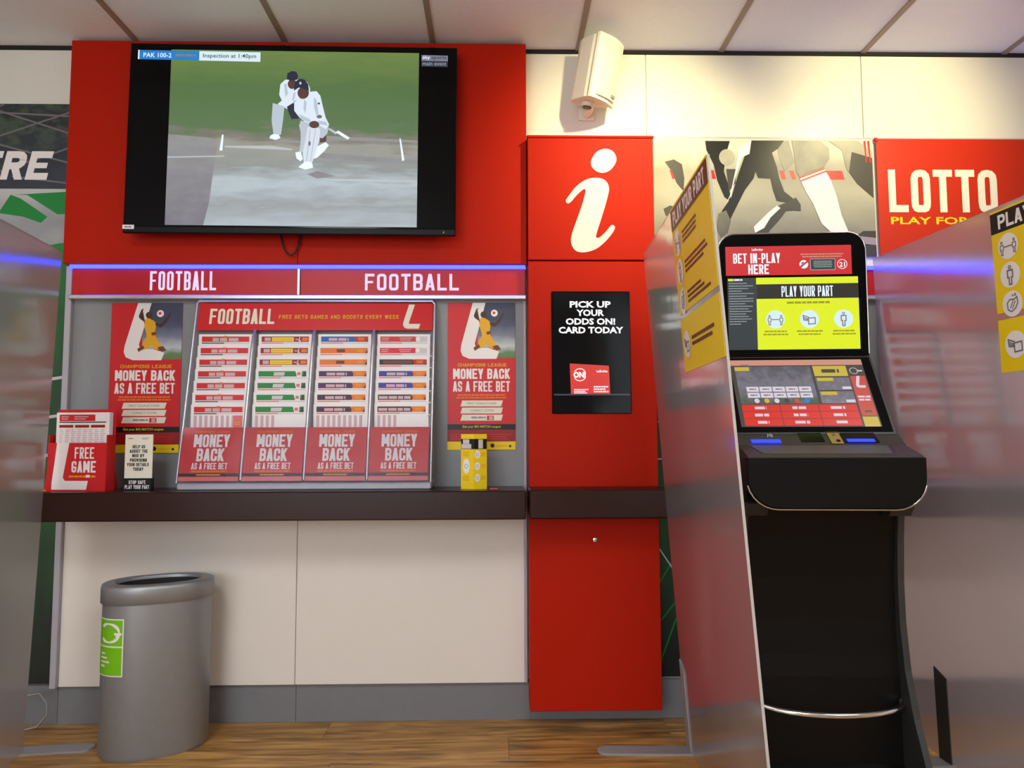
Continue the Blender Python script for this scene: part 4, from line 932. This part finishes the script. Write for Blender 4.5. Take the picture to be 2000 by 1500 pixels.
# console tray
cw = .243
cp = [(-cw, 1.036)] + arc(-cw+.085, .893+.085, .085, 180, 270) + arc(cw-.085, .893+.085, .085, 270, 360) + [(cw, 1.036)]
rings = []
for yy, k, dz in ((-.10, .90, .03), (-.22, .97, .012), (-.318, 1.0, 0), (-.332, .985, .004)):
    rings.append([(a*k, yy, min(b+dz, 1.034)) for a, b in cp])
mb = MB(); mb.loft(rings, 'black plastic', True, False); tr = part('console', mb)
mb = MB(); mb.prism([(-.326, 1.026), (-.325, 1.036), (-.318, 1.040), (-.211, 1.069), (-.15, 1.069), (-.15, 1.026)], -.238, .238, 'dark grey plastic', 'x'); part('console_top', mb, tr)
mb = MB(); mb.loft([[(x_, y_, z_+e) for x_, y_, z_ in ((-.19, -.300, 1.0449), (.165, -.300, 1.0449), (.185, -.222, 1.0661), (-.205, -.222, 1.0661))] for e in (.0003, .0016)], 'grey plastic', True, False); part('tray_inset', mb, tr)
mb = MB(); mb.tube([(a, -.325, b-.001) for a, b in cp[2:-2]], .003, 'chrome', 8); part('console_trim', mb, tr)
for sx in (-1, 1):
    mb = MB(); mb.prism([(-.28, .905), (-.20, .905), (-.20, .862), (-.25, .868)], sx*.20-.03, sx*.20+.03, 'dark grey plastic', 'x'); part('console_stay', mb, tr)
# column, side cheeks, base
fc = [(-.20, .90), (-.182, .80), (-.168, .68), (-.166, .56), (-.172, .46), (-.180, .40)]
mb = MB(); mb.prism(fc+[(-.185, .06), (.075, .06), (.075, 1.06), (-.19, 1.04)], -.214, .214, 'black plastic', 'x'); part('column', mb)
side = [(-.215, .90), (-.200, .80), (-.190, .68), (-.192, .56), (-.212, .43), (-.255, .31), (-.32, .19), (-.40, .07), (-.45, 0), (.085, 0), (.085, .90)]
for sx in (-1, 1):
    mb = MB(); mb.prism(side, sx*.222-.009, sx*.222+.009, 'dark grey plastic', 'x'); part('side_cheek', mb)
mb = MB(); mb.prism([(-.43, 0), (-.41, .04), (-.26, .12), (-.18, .16), (.07, .16), (.07, 0)], -.212, .212, 'black plastic', 'x'); part('base', mb)
mb = MB(); mb.tube([(-.212, -.19, .338)] + [(.208*math.sin(R(a)), -.19-.075*math.cos(R(a)), .335-.016*math.cos(R(a))) for a in range(-84, 85, 12)] + [(.212, -.19, .338)], .0085, 'chrome', 10); part('footrest', mb)

# ------------------------------------------------------------------ litter bin
BX, BY, BA, BB, BT = -1.222, -.228, .181, .125, R(26)
def oval(k, z, n=48, dx=0):
    out = []
    for i in range(n):
        a = 2*math.pi*i/n; e = .86   # squared-off ellipse
        u_ = BA*k*math.copysign(abs(math.cos(a))**e, math.cos(a))+dx; v_ = BB*k*math.copysign(abs(math.sin(a))**e, math.sin(a))
        out.append((u_*math.cos(BT)-v_*math.sin(BT), u_*math.sin(BT)+v_*math.cos(BT), z))
    return out
t = thing('litter_bin', 'silver oval recycling bin with a green sticker on the floor', 'bin', (BX, BY, 0))
mb = MB(); mb.loft([oval(.94, .0), oval(.985, .012), oval(.99, .53)], 'bin silver', False); mb.face(list(reversed(oval(.94, .0005))), 'bin silver'); mb.build('body', t)
mb = MB(); mb.loft([oval(1.0, .522), oval(1.03, .524), oval(1.03, .572), oval(1.015, .582), oval(.97, .586), oval(.80, .588), oval(.78, .58), oval(.77, .52)], 'bin silver', False); mb.build('lid', t)
mb = MB(); mb.loft([oval(.765, .575), oval(.75, .12)], 'bin inside', False); mb.face(oval(.75, .12), 'bin inside'); mb.build('liner', t)
def bin_patch(a0, a1, z0, z1, off, m, mb, n=14):
    pts = []
    for k in range(n+1):
        a = a0+(a1-a0)*k/n; e = .86
        u_ = BA*.99*math.copysign(abs(math.cos(a))**e, math.cos(a)); v_ = BB*.99*math.copysign(abs(math.sin(a))**e, math.sin(a))
        nx, ny = u_/BA**2, v_/BB**2; l_ = math.hypot(nx, ny); u_ += nx/l_*off; v_ += ny/l_*off
        pts.append((u_*math.cos(BT)-v_*math.sin(BT), u_*math.sin(BT)+v_*math.cos(BT)))
    mb.loft([[(x, y, z0) for x, y in pts], [(x, y, z1) for x, y in pts]], m, False, True, False)
a0, a1 = R(186), R(236)
mb = MB(); bin_patch(a0, a1, .285, .478, .001, 'p_white', mb); st = mb.build('sticker', t)
da = (a1-a0)
mb = MB(); bin_patch(a0+.03*da, a1-.03*da, .387, .474, .0016, 'p_lime', mb); bin_patch(a0+.03*da, a1-.03*da, .289, .382, .0016, 'p_lime', mb); mb.build('green_panel', st)
mb = MB()
fa = lambda s_: a0+da*s_
for k in range(20):
    b0_, b1_ = R(-140+280*k/20), R(-140+280*(k+1)/20)
    def pt(b, r_): return fa(.55+r_*math.cos(b)*.34), .43+.031*r_*math.sin(b)
    q0, q1 = pt(b0_, 1), pt(b1_, 1)
    zz = sorted((q0[1], q1[1])); aa = sorted((q0[0], q1[0]))
    bin_patch(aa[0]-.012, aa[1]+.012, zz[0]-.0025, zz[1]+.0025, .0022+.00002*(k % 4), 'p_white', mb, 2)
bin_patch(fa(.74), fa(.95), .424, .432, .0024, 'p_white', mb, 4); bin_patch(fa(.79), fa(.90), .416, .424, .0024, 'p_white', mb, 4)
for k in range(4): bin_patch(fa(.22), fa(.42+.09*(k % 3)), .358-.014*k, .364-.014*k, .0022, 'p_cream', mb, 4)
mb.build('recycling_mark', st)

# ------------------------------------------------------------------ things on the worktop
t = thing('leaflet_holder', 'red cardboard free game leaflet holder at the left end of the worktop', 'leaflet holder', (-1.53, -.20, ZW1), (0, 0, R(-5)))
def lh(name, mb, parent=t): return mb.build(name, parent)
lh('back_panel', MB().box(-.112, .112, .018, .021, .0, .300, 'p_red')); lh('side_panel', MB().box(-.112, -.109, -.03, .018, 0, .205, 'p_red')); lh('side_panel', MB().box(.109, .112, -.03, .018, 0, .205, 'p_red'))
mb = MB(); mb.prism([(-.113, .135), (-.113, .004), (-.150, .004), (-.132, .1)], .004, .008, 'p_red', 'y'); lh('strut', mb); lh('base_tab', MB().box(-.155, -.113, -.016, .02, 0, .003, 'p_yellow'))
fp = lh('front_panel', MB().box(-.112, .112, -.033, -.030, 0, .176, 'p_red')); lh('floor_panel', MB().box(-.109, .109, -.03, .018, .0, .003, 'p_red'))
mb = MB(); mb.prism([(.021, .14), (.021, .004), (.062, .004)], -.102, -.098, 'p_red', 'x'); lh('foot', mb)
mb = MB(); mb.prism([(.021, .14), (.021, .004), (.062, .004)], .098, .102, 'p_red', 'x'); lh('foot', mb)
q = Print((-.112, -.033, 0)); q.poly([(.035, .176), (.082, .176), (.062, .05), (.07, .038), (.158, .038), (.152, .006), (.02, .006), (.02, .03), (.03, .12)], 'p_white', 1)
q.block('FREE', .104, .118, .178, .160, 'p_white', 2, .2, .08); q.block('GAME', .094, .068, .186, .110, 'p_white', 2, .2, .08); q.lines(.085, .048, .188, .060, 1, 'p_gold', 2, 0, .5); q.rect(.15, .05, .165, .06, 'p_white', 3); q.build('lettering', fp)
L = thing('game_leaflet', 'white free game leaflet with red headings standing in the red holder', 'leaflet', (-1.53, -.20, ZW1+.004), (0, 0, R(-5)))
MB().box(-.098, .106, -.012, .012, 0, .284, 'p_white', .001).build('paper', L)
q = Print((-.098, -.012, 0)); q.rect(.012, .252, .192, .276, 'p_red', 1); q.lines(.020, .256, .05, .272, 2, 'p_rose', 2); q.lines(.070, .256, .125, .272, 2, 'p_rose', 2); q.rect(.150, .252, .192, .276, 'p_white', 2); q.rect(.012, .246, .192, .250, 'p_dkgrey', 1)
for k in range(3): q.rect(.012+k*.061, .228, .066+k*.061, .238, 'p_dred', 1)
for k in range(8): q.lines(.014+k*.0225, .172, .032+k*.0225, .224, 7, 'p_rose', 1, .4, .4, seed=k)
q.build('print', L)
t = thing('details_sign', 'small white card sign asking for details on a black stand', 'sign', (-1.325, -.19, ZW1))
MB().box(-.052, .050, -.012, .012, 0, .045, 'p_black', .001).build('stand', t); MB().box(-.052, .050, -.008, -.004, .043, .206, 'p_cream', .001).build('card', t)
q = Print((-.052, -.012, 0)); q.block('STOP SAFE', .02, .024, .082, .037, 'p_white', 2, .2, .1); q.block('PLAY YOUR PART', .006, .006, .096, .02, 'p_white', 2, .2, .1); q.build('stand_lettering', t)
q = Print((-.052, -.008, .043))
for k, (txt, a, b) in enumerate((('HELP US', .028, .074), ('ASSIST THE', .018, .084), ('NHS BY', .028, .072), ('PROVIDING', .02, .082), ('YOUR DETAILS', .01, .09), ('TODAY', .032, .07))):
    q.block(txt, a, .112-k*.0165, b, .124-k*.0165, 'p_black', 2, .2, .1)
q.build('card_lettering', t); q = Print((-.052, -.008, .043)); q.lines(.012, .145, .03, .152, 1, 'p_grey', 2); q.build('card_mark', t); q = Print((-.052, -.008, .043)); q.lines(.062, .145, .09, .152, 2, 'p_grey', 2); q.build('card_mark', t)
t = thing('card_dispenser', 'yellow folded card stand with white roundels beside the red pillar', 'card stand', (-.085, -.20, ZW1))
of = [(-.048, .0), (0, -.020), (.048, .0), (.03, .03), (-.03, .03)]
MB().prism(of, 0, .204, 'p_yellow', 'z').build('stand', t)
for sx, U in ((-1, Vector((.048, -.020, 0))), (1, Vector((.048, .020, 0)))):
    w = U.length; Un = U.normalized(); O = Vector((-.048, 0, 0)) if sx < 0 else Vector((0, -.020, 0)); q = Print(O, U=Un, N=Vector((Un.y, -Un.x, 0)))
    q.rect(.0, .148, w, .186, 'p_black', 1)
    if sx < 0:
        q.rect(.008, .168, .034, .184, 'p_lgrey', 2); q.rect(.002, .150, .042, .167, 'p_lgrey', 2); q.disc(.022, .085, .014, .028, 'p_white', 2); q.lines(.008, .120, .036, .140, 3, 'p_gold', 2, .2, .6); q.lines(.008, .030, .036, .050, 3, 'p_gold', 2, .2, .6)
        q.ring(.022, .085, .008, .0015, 'p_icon', 3, 12)
    else:
        q.rect(.018, .150, .036, .184, 'p_lgrey', 2)
        for v in (.128, .085, .042): q.disc(.014, v, .011, .015, 'p_white', 2); q.ring(.014, v, .006, .0012, 'p_icon', 3, 10); q.lines(.028, v-.008, .048, v+.008, 3, 'p_gold', 2, .2, .6)
    q.build('print', t)
mb = MB(); mb.box(-.026, .004, -.225, -.213, ZW1+.0005, ZW1+.004, 'p_pink', .001)
single(mb, 'paper_scrap', 'tiny red scrap on the worktop beside the yellow card stand', 'scrap', (-.011, -.219, ZW1))
mb = MB(); mb.tube([(-1.80, -.05, .12), (-1.735, -.055, .13), (-1.70, -.07, .10), (-1.69, -.08, .06), (-1.72, -.09, .02), (-1.80, -.10, .005), (-1.9, -.10, .004)], .0035, 'cable white')
single(mb, 'floor_cable', 'thin white cable looping to the floor left of the bin', 'cable', (-1.8, -.08, 0))
